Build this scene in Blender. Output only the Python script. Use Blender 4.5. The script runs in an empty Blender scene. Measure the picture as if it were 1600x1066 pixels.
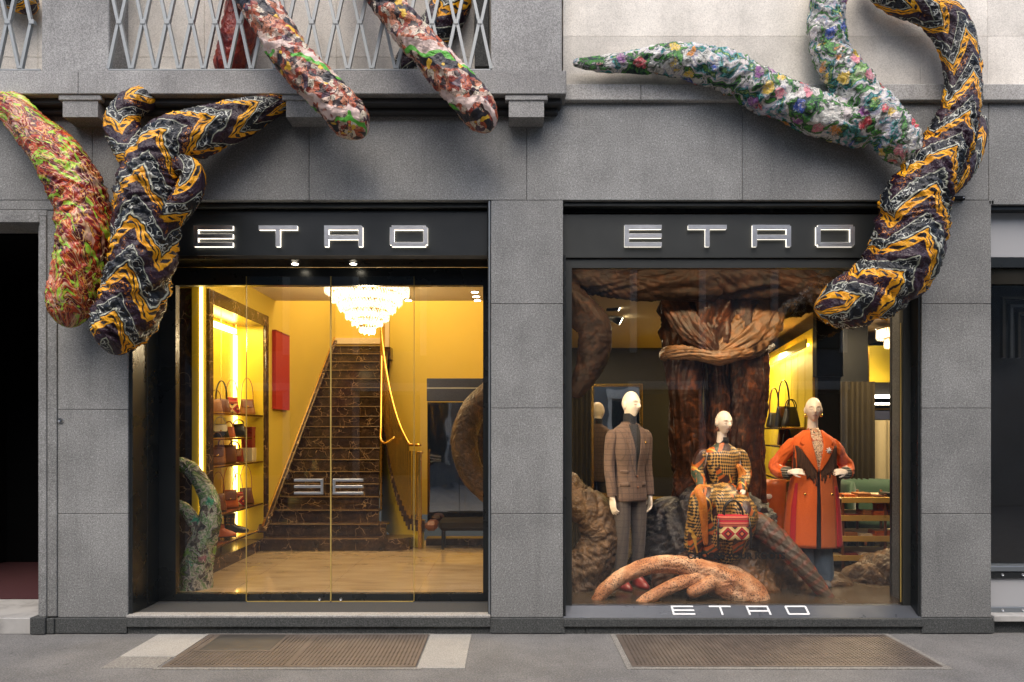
import bpy, bmesh, math, random
from mathutils import Vector, Matrix, noise
from math import pi, sin, cos, sqrt, radians

scene = bpy.context.scene
COL = scene.collection
random.seed(7)

# ------------------------------------------------------------------ camera, sky, sun, exposure
D, F, VX, VY, CZ = 5.70, 1066.7, 800.0, 675.0, 1.684      # metres to the facade, focal length and vanishing point of the photo
cam_data = bpy.data.cameras.new('camera')
cam_data.sensor_width = 36.0
cam_data.lens = 36.0 * F / 1600.0
cam_data.shift_y = (VY - 533.0) / 1600.0
cam_data.clip_start, cam_data.clip_end = 0.05, 200.0
camera = bpy.data.objects.new('camera', cam_data)
camera.location = (0, -D, CZ)
camera.rotation_euler = (pi / 2, 0, 0)
COL.objects.link(camera)
scene.camera = camera

SUN_EL, SUN_ROT = radians(58), radians(186)
world = bpy.data.worlds.new('World')
scene.world = world
world.use_nodes = True
wn = world.node_tree.nodes
sky = wn.new('ShaderNodeTexSky')
sky.sky_type = 'NISHITA'
sky.sun_disc = False
sky.sun_elevation = SUN_EL
sky.sun_rotation = SUN_ROT
sky.air_density, sky.dust_density, sky.ozone_density = 1.0, 3.0, 0.6
bg = wn['Background']
bg.inputs['Strength'].default_value = 0.15
world.node_tree.links.new(sky.outputs[0], bg.inputs['Color'])

sun_data = bpy.data.lights.new('sun', 'SUN')
sun_data.energy = 1.0
sun_data.angle = radians(50)
sun_data.color = (1.0, 0.95, 0.88)
sun = bpy.data.objects.new('sun', sun_data)
sun.rotation_euler = Vector((0.06, 0.53, -0.85)).to_track_quat('-Z', 'Y').to_euler()
sun.location = (0, -6, 12)
COL.objects.link(sun)

scene.view_settings.view_transform = 'Standard'
scene.view_settings.look = 'None'
scene.view_settings.exposure = 1.02
scene.view_settings.gamma = 1.0
scene.cycles.max_bounces = 8
scene.cycles.transparent_max_bounces = 12
scene.cycles.sample_clamp_indirect = 4.0
scene.cycles.caustics_reflective = False
scene.cycles.caustics_refractive = False
try:
    scene.cycles.use_denoising = True
except Exception:
    pass


def PX(px, d):
    return (px - VX) * (D + d) / F


def PZ(py, d):
    return CZ - (py - VY) * (D + d) / F


def P(px, py, d):
    return Vector((PX(px, d), d, PZ(py, d)))


# ------------------------------------------------------------------ node expressions
class E:
    def __init__(s, m, sock):
        s.m, s.s = m, sock

    def __add__(s, o): return s.m.math('ADD', s, o)
    def __radd__(s, o): return s.m.math('ADD', o, s)
    def __sub__(s, o): return s.m.math('SUBTRACT', s, o)
    def __rsub__(s, o): return s.m.math('SUBTRACT', o, s)
    def __mul__(s, o): return s.m.math('MULTIPLY', s, o)
    def __rmul__(s, o): return s.m.math('MULTIPLY', o, s)
    def __truediv__(s, o): return s.m.math('DIVIDE', s, o)


class Mat:
    def __init__(s, name):
        s.mat = bpy.data.materials.new(name)
        s.mat.use_nodes = True
        s.nt = s.mat.node_tree
        s.n = s.nt.nodes
        s.b = s.n['Principled BSDF']
        s.out = s.n['Material Output']

    def link(s, a, b):
        if isinstance(a, E):
            s.nt.links.new(a.s, b)
        elif isinstance(a, (tuple, list)):
            b.default_value = tuple(a) + ((1.0,) if len(a) == 3 and len(b.default_value) == 4 else ())
        else:
            b.default_value = a

    def math(s, op, a, b=None, c=None, clamp=False):
        n = s.n.new('ShaderNodeMath')
        n.operation = op
        n.use_clamp = clamp
        for i, x in enumerate((a, b, c)):
            if x is not None:
                s.link(x, n.inputs[i])
        return E(s, n.outputs[0])

    def coord(s, kind='Object'):
        n = s.n.new('ShaderNodeTexCoord')
        return E(s, n.outputs[kind])

    def sep(s, v):
        n = s.n.new('ShaderNodeSeparateXYZ')
        s.link(v, n.inputs[0])
        return [E(s, o) for o in n.outputs]

    def comb(s, x, y, z):
        n = s.n.new('ShaderNodeCombineXYZ')
        for i, a in enumerate((x, y, z)):
            s.link(a, n.inputs[i])
        return E(s, n.outputs[0])

    def scale(s, v, sc):
        n = s.n.new('ShaderNodeVectorMath')
        n.operation = 'MULTIPLY'
        s.link(v, n.inputs[0])
        n.inputs[1].default_value = sc
        return E(s, n.outputs[0])

    def vadd(s, a, b):
        n = s.n.new('ShaderNodeVectorMath')
        n.operation = 'ADD'
        s.link(a, n.inputs[0])
        s.link(b, n.inputs[1])
        return E(s, n.outputs[0])

    def noise(s, v, scale=5, detail=3, rough=0.5, dist=0.0, color=False):
        n = s.n.new('ShaderNodeTexNoise')
        s.link(v, n.inputs['Vector'])
        n.inputs['Scale'].default_value = scale
        n.inputs['Detail'].default_value = detail
        n.inputs['Roughness'].default_value = rough
        n.inputs['Distortion'].default_value = dist
        return E(s, n.outputs['Color' if color else 'Fac'])

    def warp(s, v, scale, amount):
        c = s.noise(v, scale, 2, color=True)
        n = s.n.new('ShaderNodeVectorMath')
        n.operation = 'MULTIPLY_ADD'
        s.link(c, n.inputs[0])
        n.inputs[1].default_value = (amount,) * 3
        s.link(v, n.inputs[2])
        return E(s, n.outputs[0])

    def vor(s, v, scale, feature='F1', rnd=1.0):
        n = s.n.new('ShaderNodeTexVoronoi')
        n.feature = feature
        s.link(v, n.inputs['Vector'])
        n.inputs['Scale'].default_value = scale
        n.inputs['Randomness'].default_value = rnd
        d = E(s, n.outputs['Distance'])
        c = E(s, n.outputs['Color']) if feature == 'F1' else None
        return d, c

    def ramp(s, f, stops, interp='LINEAR'):
        n = s.n.new('ShaderNodeValToRGB')
        r = n.color_ramp
        r.interpolation = interp
        while len(r.elements) < len(stops):
            r.elements.new(0.5)
        for e, (p, c) in zip(r.elements, stops):
            e.position = p
            e.color = tuple(c) + (1.0,) if len(c) == 3 else c
        s.link(f, n.inputs[0])
        return E(s, n.outputs[0])

    def mix(s, f, a, b, mode='MIX'):
        n = s.n.new('ShaderNodeMix')
        n.data_type = 'RGBA'
        n.blend_type = mode
        s.link(f, n.inputs[0])
        s.link(a, n.inputs[6])
        s.link(b, n.inputs[7])
        return E(s, n.outputs[2])

    def step(s, f, a, b):
        n = s.n.new('ShaderNodeMapRange')
        n.interpolation_type = 'SMOOTHSTEP'
        s.link(f, n.inputs[0])
        n.inputs[1].default_value = a
        n.inputs[2].default_value = b
        return E(s, n.outputs[0])

    def band(s, f, a, b, e=0.012):
        return s.step(f, a - e, a + e) * s.step(f, b + e, b - e) if False else s.step(f, a - e, a + e) * (1.0 - s.step(f, b - e, b + e))

    def rnd(s):
        n = s.n.new('ShaderNodeObjectInfo')
        return E(s, n.outputs['Random'])

    def bump(s, h, strength=0.3, dist=0.01):
        n = s.n.new('ShaderNodeBump')
        n.inputs['Strength'].default_value = strength
        n.inputs['Distance'].default_value = dist
        s.link(h, n.inputs['Height'])
        s.nt.links.new(n.outputs[0], s.b.inputs['Normal'])

    def set(s, **kw):
        names = dict(base='Base Color', rough='Roughness', metal='Metallic', spec='Specular IOR Level', coat='Coat Weight',
                     sheen='Sheen Weight', emis='Emission Color', estr='Emission Strength', alpha='Alpha', trans='Transmission Weight')
        for k, v in kw.items():
            s.link(v, s.b.inputs[names[k]])
        return s


def plain(name, col, rough=0.5, metal=0.0, vary=0.12, scale=12, bump=0.0, **kw):
    """a material of one colour with a little grain in colour and gloss"""
    m = Mat(name)
    o = m.coord()
    n = m.noise(o, scale, 4, 0.6)
    m.set(base=m.mix(n, tuple(c * (1 - vary) for c in col), tuple(min(1, c * (1 + vary)) for c in col)),
          rough=m.math('MULTIPLY_ADD', n, 0.18, max(0.0, rough - 0.09), clamp=True), metal=metal, **kw)
    if bump:
        m.bump(m.noise(o, scale * 6, 4, 0.6), bump, 0.004)
    return m.mat


def glow(name, col, strength):
    m = Mat(name)
    m.set(base=col, rough=0.5, emis=col, estr=strength)
    return m.mat


MT = {}


def stone(name, lo, hi, sp, streak=0.25, bumpy=0.25):
    m = Mat(name)
    o = m.coord()
    big = m.noise(o, 1.6, 5, 0.6)
    fine = m.noise(o, 62, 3, 0.85)
    grain = m.noise(o, 105, 2, 0.85)
    dots, _ = m.vor(o, 75)
    st = m.noise(m.scale(o, (5.0, 5.0, 0.35)), 1.5, 4, 0.6)
    c = m.mix(m.step(grain, 0.38, 0.62), lo, hi)
    c = m.mix(m.step(fine, 0.53, 0.66) * 0.8, c, sp)
    c = m.mix((1.0 - m.step(dots, 0.10, 0.28)) * 0.6, c, tuple(x * 0.45 for x in lo))
    k = 0.76 + m.step(big, 0.25, 0.75) * 0.42 - m.step(st, 0.50, 0.75) * streak
    k = k * (0.89 + m.rnd() * 0.20) * (1.0 - (1.0 - m.step(m.sep(o)[2], 0.1, 0.9)) * m.step(big, 0.35, 0.65) * 0.16)
    kk = m.comb(k, k, k)
    m.set(base=m.mix(1.0, c, kk, 'MULTIPLY'), rough=0.78, spec=0.3)
    m.bump(fine * 0.6 + grain * 0.5, bumpy, 0.004)
    return m.mat


MT['granite'] = stone('grey_granite', (0.150, 0.150, 0.144), (0.285, 0.284, 0.274), (0.41, 0.41, 0.395), 0.14)
MT['granite_dark'] = stone('dark_granite', (0.045, 0.048, 0.046), (0.095, 0.098, 0.095), (0.15, 0.15, 0.145), 0.1)
MT['beige_stone'] = stone('beige_stone', (0.60, 0.555, 0.485), (0.74, 0.69, 0.61), (0.78, 0.73, 0.66), 0.10, 0.3)
MT['grey_stone'] = stone('band_stone', (0.20, 0.197, 0.19), (0.36, 0.352, 0.337), (0.44, 0.43, 0.41), 0.18)
MT['white_slab'] = stone('white_slab_stone', (0.30, 0.285, 0.255), (0.40, 0.38, 0.34), (0.44, 0.42, 0.38), 0.1)
MT['concrete'] = stone('concrete', (0.16, 0.15, 0.135), (0.27, 0.255, 0.225), (0.36, 0.34, 0.31), 0.1)
MT['black_metal'] = plain('black_lacquered_metal', (0.014, 0.016, 0.017), 0.28, 0.0, 0.3, 3, spec=0.5)
MT['sign_metal'] = plain('sign_metal', (0.034, 0.036, 0.034), 0.42, 0.3, 0.15, 4, spec=0.5)
MT['sign_black'] = plain('sign_black', (0.013, 0.016, 0.018), 0.40, 0.1, 0.15, 4, spec=0.4)
MT['bronze'] = plain('bronze_soffit', (0.055, 0.045, 0.032), 0.30, 0.8, 0.2, 5)
MT['steel'] = plain('brushed_steel', (0.62, 0.62, 0.63), 0.33, 0.9, 0.08, 30)
MT['steel_dark'] = plain('grey_painted_metal', (0.20, 0.22, 0.235), 0.36, 0.5, 0.1, 6)
MT['rail'] = plain('grey_rail_paint', (0.30, 0.315, 0.31), 0.42, 0.15, 0.14, 25, bump=0.1)
MT['halo'] = glow('letter_halo_light', (1.0, 0.90, 0.74), 2.2)
MT['halo_cool'] = glow('letter_halo_cool', (1.0, 0.93, 0.80), 1.0)
MT['print_white'] = plain('white_print', (0.78, 0.78, 0.77), 0.5)
MT['print_black'] = plain('black_print', (0.006, 0.006, 0.006), 0.6)
MT['mat'] = plain('entrance_matting', (0.040, 0.041, 0.042), 0.95, 0, 0.35, 60, bump=0.4)
MT['grate'] = plain('rusty_steel_grate', (0.145, 0.118, 0.098), 0.55, 0.35, 0.45, 7, bump=0.2)
MT['grate_dark'] = plain('dark_steel_grate', (0.085, 0.078, 0.070), 0.5, 0.4, 0.45, 7, bump=0.2)
MT['pit'] = plain('pit', (0.012, 0.011, 0.010), 0.9)
MT['gold'] = plain('brass', (0.70, 0.44, 0.10), 0.24, 1.0, 0.15, 20)
MT['yellow'] = plain('yellow_wall', (0.58, 0.425, 0.058), 0.55, 0, 0.06, 2.5)
MT['yellow_deep'] = plain('yellow_panel', (0.64, 0.47, 0.030), 0.45, 0, 0.05, 3)
MT['ceiling'] = plain('ceiling_paint', (0.62, 0.50, 0.30), 0.8, 0, 0.04, 2)
MT['ceiling_dark'] = plain('ceiling_brown', (0.30, 0.20, 0.10), 0.7, 0, 0.08, 2)
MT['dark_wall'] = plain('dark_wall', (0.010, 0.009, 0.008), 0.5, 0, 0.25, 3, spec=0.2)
MT['olive'] = plain('olive_curtain', (0.10, 0.078, 0.030), 0.75, 0, 0.2, 8)
MT['dark_curtain'] = plain('dark_curtain', (0.022, 0.017, 0.009), 0.8, 0, 0.2, 8, spec=0.1)
MT['grey_curtain'] = plain('grey_curtain', (0.30, 0.25, 0.15), 0.8, 0, 0.1, 8)
MT['navy'] = plain('navy_fabric', (0.018, 0.022, 0.050), 0.6, 0, 0.15, 6)
MT['red_panel'] = plain('red_panel', (0.34, 0.016, 0.008), 0.6, 0, 0.12, 9)
MT['led'] = glow('led_strip', (1.0, 0.74, 0.22), 5.0)
MT['led_white'] = glow('lamp_white', (1.0, 0.90, 0.70), 9.0)
def crystal():
    m = Mat('lit_crystal')
    o = m.coord()
    n = m.noise(o, 70, 3, 0.8)
    x, y, z = m.sep(o)
    f = m.math('FRACT', z * 30.0 + m.noise(o, 40, 1))
    k = m.step(n, 0.40, 0.62)
    c = m.mix(k, (1.0, 0.62, 0.24), (1.0, 0.90, 0.66))
    m.set(base=(0.8, 0.7, 0.5), rough=0.15, emis=c, estr=0.40 + k * 1.1)
    return m.mat


MT['crystal'] = crystal()
MT['black'] = plain('matt_black', (0.005, 0.005, 0.005), 0.5, spec=0.15)
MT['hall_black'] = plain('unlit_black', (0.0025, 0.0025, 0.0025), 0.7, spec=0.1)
MT['sill'] = plain('blue_grey_sill', (0.10, 0.108, 0.122), 0.30, 0.4, 0.1, 6)
MT['carpet_red'] = plain('red_carpet', (0.045, 0.007, 0.008), 0.95, 0, 0.3, 40)
MT['blind'] = plain('grey_blind', (0.36, 0.36, 0.365), 0.8, 0, 0.05, 2)
MT['teal_dark'] = plain('dark_teal_panel', (0.004, 0.016, 0.018), 0.25, 0, 0.3, 1.5)
MT['cornice'] = stone('pale_cornice_stone', (0.27, 0.26, 0.24), (0.46, 0.445, 0.42), (0.55, 0.53, 0.50), 0.2)
MT['gold_paint'] = plain('gold_baluster', (0.52, 0.29, 0.045), 0.22, 0.9, 0.15, 9)
MT['nosing'] = plain('pale_brass_nosing', (0.36, 0.24, 0.10), 0.4, 0.2, 0.15, 9)
MT['floor_dark'] = plain('dark_display_floor', (0.055, 0.040, 0.026), 0.25, 0, 0.25, 4)
MT['brass_bright'] = plain('bright_brass', (0.74, 0.50, 0.13), 0.3, 0.25, 0.15, 9)
MT['rail_wood'] = plain('dark_rail_wood', (0.040, 0.020, 0.010), 0.45, 0, 0.2, 9)
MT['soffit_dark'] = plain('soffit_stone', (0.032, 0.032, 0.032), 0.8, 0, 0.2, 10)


def glass_mat(name, ior=0.06, tint=(1, 1, 1)):
    m = Mat(name)
    m.n.remove(m.b)
    t = m.n.new('ShaderNodeBsdfTransparent')
    t.inputs[0].default_value = tuple(tint) + (1,)
    g = m.n.new('ShaderNodeBsdfGlossy')
    g.inputs['Roughness'].default_value = 0.0
    lw = m.n.new('ShaderNodeLayerWeight')
    fc = E(m, lw.outputs['Facing'])
    f = m.math('MULTIPLY_ADD', m.math('POWER', fc, 4.0), 0.85, ior)
    x = m.n.new('ShaderNodeMixShader')
    for a, b in ((f.s, x.inputs[0]), (t.outputs[0], x.inputs[1]), (g.outputs[0], x.inputs[2]), (x.outputs[0], m.out.inputs[0])):
        m.nt.links.new(a, b)
    return m.mat


MT['glass'] = glass_mat('window_glass', 0.05)
MT['glass_edge'] = plain('glass_edge', (0.42, 0.30, 0.09), 0.2, 0.0, 0.1, 6, spec=0.8)


def mirror_mat(name, col, rough):
    m = Mat(name)
    m.set(base=col, metal=1.0, rough=rough)
    n = m.noise(m.coord(), 2.2, 2)
    m.bump(n, 0.06, 0.05)
    return m.mat


MT['mirror_dark'] = mirror_mat('smoked_mirror', (0.34, 0.34, 0.33), 0.03)
MT['mirror'] = mirror_mat('mirror', (0.62, 0.60, 0.55), 0.02)


def marble_floor():
    m = Mat('polished_tan_floor')
    o = m.coord()
    n = m.noise(m.warp(m.scale(o, (0.8, 3.0, 1)), 1.5, 0.5), 2.5, 6, 0.62)
    c = m.ramp(n, [(0.25, (0.26, 0.175, 0.085)), (0.5, (0.36, 0.255, 0.135)), (0.75, (0.44, 0.33, 0.19))])
    x, y, z = m.sep(o)
    jx = m.math('FRACT', x / 0.9)
    jy = m.math('FRACT', y / 0.9)
    j = m.math('MAXIMUM', m.band(jx, 0.0, 0.006, 0.002), m.band(jy, 0.0, 0.006, 0.002))
    m.set(base=m.mix(j * 0.5, c, (0.14, 0.09, 0.04)), rough=0.07, spec=0.8)
    return m.mat


def dark_marble(name='dark_veined_marble'):
    m = Mat(name)
    o = m.coord()
    w = m.warp(o, 3.0, 0.25)
    d, _ = m.vor(m.warp(w, 9.0, 0.12), 6.5, 'DISTANCE_TO_EDGE')
    d2, _ = m.vor(m.warp(o, 6.0, 0.15), 13, 'DISTANCE_TO_EDGE')
    n = m.noise(o, 9, 5, 0.65)
    c = m.ramp(n, [(0.3, (0.018, 0.010, 0.006)), (0.55, (0.055, 0.030, 0.016)), (0.8, (0.14, 0.085, 0.045))])
    v = (1.0 - m.step(d, 0.0, 0.028)) * m.step(m.noise(o, 4, 3), 0.44, 0.58)
    v2 = (1.0 - m.step(d2, 0.0, 0.03)) * m.step(n, 0.5, 0.65) * 0.6
    c = m.mix(v, c, (0.46, 0.30, 0.15))
    c = m.mix(v2, c, (0.24, 0.13, 0.06))
    m.set(base=c, rough=0.16, spec=0.55)
    return m.mat


MT['floor'] = marble_floor()
MT['marble'] = dark_marble()


def light_marble():
    m = Mat('pale_marble')
    o = m.coord()
    n = m.noise(m.warp(o, 3, 0.5), 4, 6, 0.65)
    m.set(base=m.ramp(n, [(0.3, (0.20, 0.19, 0.175)), (0.5, (0.40, 0.385, 0.36)), (0.8, (0.50, 0.485, 0.455))]), rough=0.35)
    return m.mat


MT['pale_marble'] = light_marble()


def asphalt():
    m = Mat('pavement_asphalt')
    o = m.coord()
    g = m.noise(o, 75, 3, 0.85)
    b = m.noise(o, 1.7, 5, 0.65)
    d, col = m.vor(o, 90)
    c = m.mix(m.step(g, 0.3, 0.7), (0.102, 0.099, 0.094), (0.212, 0.205, 0.194))
    c = m.mix((1.0 - m.step(d, 0.1, 0.3)) * 0.6, c, (0.34, 0.32, 0.30))
    k = 0.78 + m.step(b, 0.25, 0.75) * 0.40
    gum, gc = m.vor(o, 3.2)
    c = m.mix((1.0 - m.step(gum, 0.035, 0.055)) * m.step(m.sep(gc)[0], 0.55, 0.6) * 0.5, c, (0.06, 0.057, 0.053))
    blot = m.noise(o, 9, 4, 0.7)
    k = k - m.step(blot, 0.58, 0.72) * 0.20
    m.set(base=m.mix(1.0, c, m.comb(k, k, k), 'MULTIPLY'), rough=0.88, spec=0.3)
    m.bump(g + d * 0.8, 0.35, 0.006)
    return m.mat


MT['asphalt'] = asphalt()


# ------------------------------------------------------------------ printed fabrics on the wrapped roots
def fabric_finish(m, o, rough=0.34, strength=0.55, scale=22.0, coat=0.0, drape=False):
    f1 = m.noise(m.warp(o, 5, 0.12), scale, 4, 0.6, 0.6)
    ridge = m.math('ABSOLUTE', f1 - 0.5)
    f2 = m.noise(o, scale * 3.2, 3, 0.6)
    u, v, _ = m.sep(m.coord('UV'))
    k = m.noise(m.comb(u * 4.5 + v * 2.4, v * 1.5 - u * 0.8, 0.0), 1.6, 4, 0.62, 0.5)
    if drape:
        k = m.noise(m.comb(u * 3.2 + v * 0.35, v * 0.7, 0.0), 0.95, 3, 0.5, 1.0)
        m.bump(m.math('ABSOLUTE', k - 0.5) * 2.6 + f2 * 0.08, strength, 0.03)
    else:
        m.bump(ridge * 1.2 + m.math('ABSOLUTE', k - 0.5) * 2.2 + f2 * 0.2, strength, 0.022)
    m.set(rough=rough, spec=0.45, sheen=0.0, coat=coat)


def ikat():
    m = Mat('black_orange_zigzag_silk')
    o = m.coord()
    u, v, _ = m.sep(m.coord('UV'))
    w = m.noise(o, 5.5, 2)
    w2 = m.noise(o, 26, 2)
    wu = u + (w - 0.5) * 0.28
    wv = v + (w - 0.5) * 0.20 + (w2 - 0.5) * 0.04
    tri = m.math('PINGPONG', wu, 0.5) * 2.0
    t = wv * 1.0 + tri * 0.74
    f = m.math('FRACT', t)
    slate = (0.005, 0.007, 0.011)
    purple = (0.024, 0.006, 0.016)
    orange = m.mix(m.noise(o, 11, 2), (0.86, 0.29, 0.004), (0.95, 0.50, 0.012))
    cream = (0.55, 0.55, 0.42)
    q = m.noise(o, 17, 1.5, 0.4, 0.8)
    sq = m.band(q, 0.485, 0.525, 0.012)
    sq2 = m.band(m.noise(o, 24, 1, 0.4, 1.2), 0.50, 0.545, 0.012)
    patch = m.step(m.noise(o, 8, 1), 0.44, 0.5)
    base = m.mix(m.band(f, 0.58, 0.94), slate, purple)
    base = m.mix(sq * patch * m.band(f, 0.0, 0.28), base, (0.62, 0.62, 0.54))
    base = m.mix(sq2 * patch * m.band(f, 0.66, 0.86) * m.step(m.noise(o, 6, 1), .50, .54), base, (0.72, 0.24, 0.02))
    base = m.mix(m.band(f, 0.285, 0.322), base, cream)
    base = m.mix(m.band(f, 0.365, 0.615), base, orange)
    leaf = m.step(m.math('SINE', wu * 44.0 + f * 34.0), 0.05, 0.5)
    base = m.mix(leaf * m.band(f, 0.415, 0.565), base, (0.012, 0.008, 0.008))
    base = m.mix(m.band(f, 0.955, 0.985), base, (0.5, 0.5, 0.38))
    m.set(base=base)
    fabric_finish(m, o, 0.24, 0.7)
    return m.mat


def paisley():
    m = Mat('maroon_lime_paisley_silk')
    o = m.coord()
    u, v, _ = m.sep(m.coord('UV'))
    sv = m.comb(u * 1.05 + v * 0.6, v * 0.50 - u * 0.34, 0.3)
    w = m.warp(sv, 1.8, 0.5)
    a = m.noise(w, 1.7, 2, 0.45, 1.4)
    b = m.noise(w, 3.0, 2, 0.5, 1.6)
    lines = m.math('FRACT', a * 9.0)
    c = m.ramp(m.noise(w, 3.4, 3, 0.6, 1.0), [(0.38, (0.06, 0.004, 0.007)), (0.5, (0.26, 0.014, 0.012)), (0.60, (0.55, 0.07, 0.015))])
    c = m.mix(m.band(lines, 0.30, 0.42, 0.04), c, (0.72, 0.46, 0.24))
    c = m.mix(m.band(lines, 0.70, 0.78, 0.04), c, (0.045, 0.006, 0.008))
    lime = m.step(b, 0.555, 0.575) * (1.0 - m.band(lines, 0.15, 0.38, 0.05) * 0.85)
    c = m.mix(lime, c, m.mix(m.noise(o, 30, 2), (0.20, 0.50, 0.02), (0.45, 0.66, 0.06)))
    c = m.mix(m.band(b, 0.535, 0.557, 0.006), c, (0.05, 0.02, 0.008))
    big = m.noise(o, 3.2, 2)
    c = m.mix(m.step(big, 0.52, 0.64) * m.band(lines, 0.0, 0.45, 0.12) * 0.6, c, (0.80, 0.50, 0.36))
    c = m.mix(m.band(m.noise(w, 4.5, 2, .5, 1.6), 0.50, 0.53, 0.010) * 0.9, c, (0.75, 0.36, 0.06))
    m.set(base=c)
    fabric_finish(m, o, 0.20, 0.5, 12.0)
    return m.mat


def floral(name='floral_silk', dull=0.0):
    m = Mat(name)
    o = m.coord()
    w = m.warp(m.warp(o, 3, 0.25), 10, 0.13)
    n = m.noise(w, 4.2, 4, 0.55, 1.2)
    if dull:
        pal = [(0.30, (0.012, 0.012, 0.012)), (0.38, (0.10, 0.075, 0.050)), (0.42, (0.48, 0.44, 0.34)), (0.46, (0.055, 0.19, 0.025)), (0.50, (0.52, 0.48, 0.38)),
               (0.55, (0.020, 0.020, 0.022)), (0.60, (0.12, 0.22, 0.04)), (0.65, (0.33, 0.29, 0.22)), (0.72, (0.10, 0.045, 0.05))]
    else:
        pal = [(0.28, (0.012, 0.020, 0.022)), (0.36, (0.020, 0.060, 0.050)), (0.41, (0.10, 0.34, 0.05)), (0.44, (0.035, 0.05, 0.045)), (0.475, (0.64, 0.63, 0.57)), (0.505, (0.72, 0.68, 0.61)),
               (0.54, (0.42, 0.38, 0.48)), (0.57, (0.06, 0.34, 0.30)), (0.60, (0.015, 0.035, 0.045)), (0.64, (0.16, 0.38, 0.07)), (0.70, (0.62, 0.58, 0.44))]
    c = m.ramp(n, pal)
    fl = m.warp(o, 16, 0.08)
    d, col = m.vor(fl, 8.5)
    r, g, b = m.sep(col)
    petals = m.math('SINE', m.noise(fl, 30, 2) * 40.0) * 0.05
    inside = (1.0 - m.step(d + petals, 0.36, 0.42)) * m.step(g, 0.30 if not dull else 0.72, 0.34 if not dull else 0.77)
    fpal = [(0.0, (0.66, 0.08, 0.10)), (0.18, (0.74, 0.25, 0.30)), (0.34, (0.78, 0.30, 0.05)), (0.48, (0.78, 0.52, 0.06)), (0.60, (0.05, 0.10, 0.42)), (0.74, (0.70, 0.62, 0.60)), (0.88, (0.30, 0.10, 0.30))]
    if dull:
        fpal = [(0.0, (0.05, 0.30, 0.16)), (0.5, (0.16, 0.34, 0.03)), (0.8, (0.30, 0.12, 0.12))]
    fc = m.mix(m.step(m.noise(fl, 34, 3, .7), .5, .6) * 0.55, m.ramp(r, fpal, 'CONSTANT'), (0.70, 0.62, 0.52))
    c = m.mix(inside, c, fc)
    c = m.mix(m.band(d + petals, 0.42, 0.47, 0.02) * m.step(g, 0.30, 0.34) * (0.7 if not dull else 0.0), c, (0.015, 0.04, 0.025))
    c = m.mix(m.band(m.noise(w, 12, 3, 0.6, 1.5), 0.50, 0.525, 0.010) * 0.6, c, (0.014, 0.022, 0.02))
    m.set(base=c)
    fabric_finish(m, o, 0.19, 0.8)
    return m.mat


def scaly():
    m = Mat('rust_green_printed_silk')
    o = m.coord()
    u, v, _ = m.sep(m.coord('UV'))
    w = m.warp(o, 9, 0.12)
    d, col = m.vor(w, 22)
    r, g, b = m.sep(col)
    c = m.ramp(r, [(0.0, (0.45, 0.09, 0.03)), (0.2, (0.56, 0.22, 0.12)), (0.34, (0.62, 0.44, 0.34)), (0.50, (0.045, 0.022, 0.018)),
                   (0.66, (0.30, 0.045, 0.025)), (0.80, (0.66, 0.56, 0.42)), (0.92, (0.10, 0.05, 0.07))], 'CONSTANT')
    ln = m.noise(w, 24, 2, 0.5, 1.0)
    c = m.mix(m.band(ln, 0.49, 0.53, 0.012), c, (0.020, 0.012, 0.012))
    t = m.math('FRACT', v * 0.62 + u * 0.9 + (m.noise(o, 5, 2) - 0.5) * 0.7)
    c = m.mix(m.band(t, 0.30, 0.50, 0.01) * m.step(m.noise(o, 6, 2), 0.46, 0.5), c, (0.70, 0.52, 0.45))
    c = m.mix(m.band(t, 0.50, 0.60, 0.008) * m.step(m.noise(o, 3.1, 1), 0.48, 0.5), c, (0.10, 0.42, 0.035))
    c = m.mix(m.band(t, 0.60, 0.80, 0.01) * m.step(m.noise(o, 4.3, 1), 0.47, 0.5), c, (0.016, 0.014, 0.020))
    c = m.mix(m.band(m.noise(o, 12, 1), 0.63, 0.8, 0.01) * m.band(t, 0.58, 0.9), c, (0.75, 0.45, 0.03))
    m.set(base=c)
    fabric_finish(m, o, 0.30, 0.5)
    return m.mat


def brown_silk(name, lo, mid, hi, rough=0.33, strength=0.8, scale=9.0, drape=False):
    m = Mat(name)
    o = m.coord()
    n = m.noise(m.warp(o, 6, 0.3), 9, 5, 0.65, 0.8)
    c = m.ramp(n, [(0.3, lo), (0.52, mid), (0.72, hi)])
    m.set(base=c)
    fabric_finish(m, o, rough, strength, scale, drape=drape)
    return m.mat


def tan_root():
    m = Mat('tan_speckled_fabric')
    o = m.coord()
    n = m.noise(o, 6, 4, 0.6)
    c = m.ramp(n, [(0.3, (0.28, 0.085, 0.026)), (0.5, (0.52, 0.23, 0.095)), (0.68, (0.72, 0.45, 0.26))])
    d, _ = m.vor(o, 62)
    sp = (1.0 - m.step(d, 0.25, 0.50)) * m.step(m.noise(o, 4.5, 3), 0.30, 0.52)
    c = m.mix(sp, c, (0.105, 0.035, 0.014))
    m.set(base=c)
    fabric_finish(m, o, 0.5, 0.6, 16)
    return m.mat


def plaid_root():
    m = Mat('red_grey_plaid_fabric')
    o = m.coord()
    u, v, _ = m.sep(m.coord('UV'))
    a = m.band(m.math('FRACT', u * 2.0 + (m.noise(o, 8, 2) - .5) * .3), 0.2, 0.55, 0.06)
    b = m.band(m.math('FRACT', v * 4.0 + (m.noise(o, 9, 2) - .5) * .3), 0.2, 0.55, 0.06)
    c = m.mix(m.noise(o, 20, 3), (0.055, 0.038, 0.022), (0.13, 0.092, 0.058))
    c = m.mix(a * 0.35, c, (0.26, 0.045, 0.018))
    c = m.mix(b * 0.35, c, (0.26, 0.055, 0.020))
    c = m.mix(a * b * 0.8, c, (0.34, 0.05, 0.022))
    m.set(base=c)
    fabric_finish(m, o, 0.42, 0.4, 18)
    return m.mat


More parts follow.
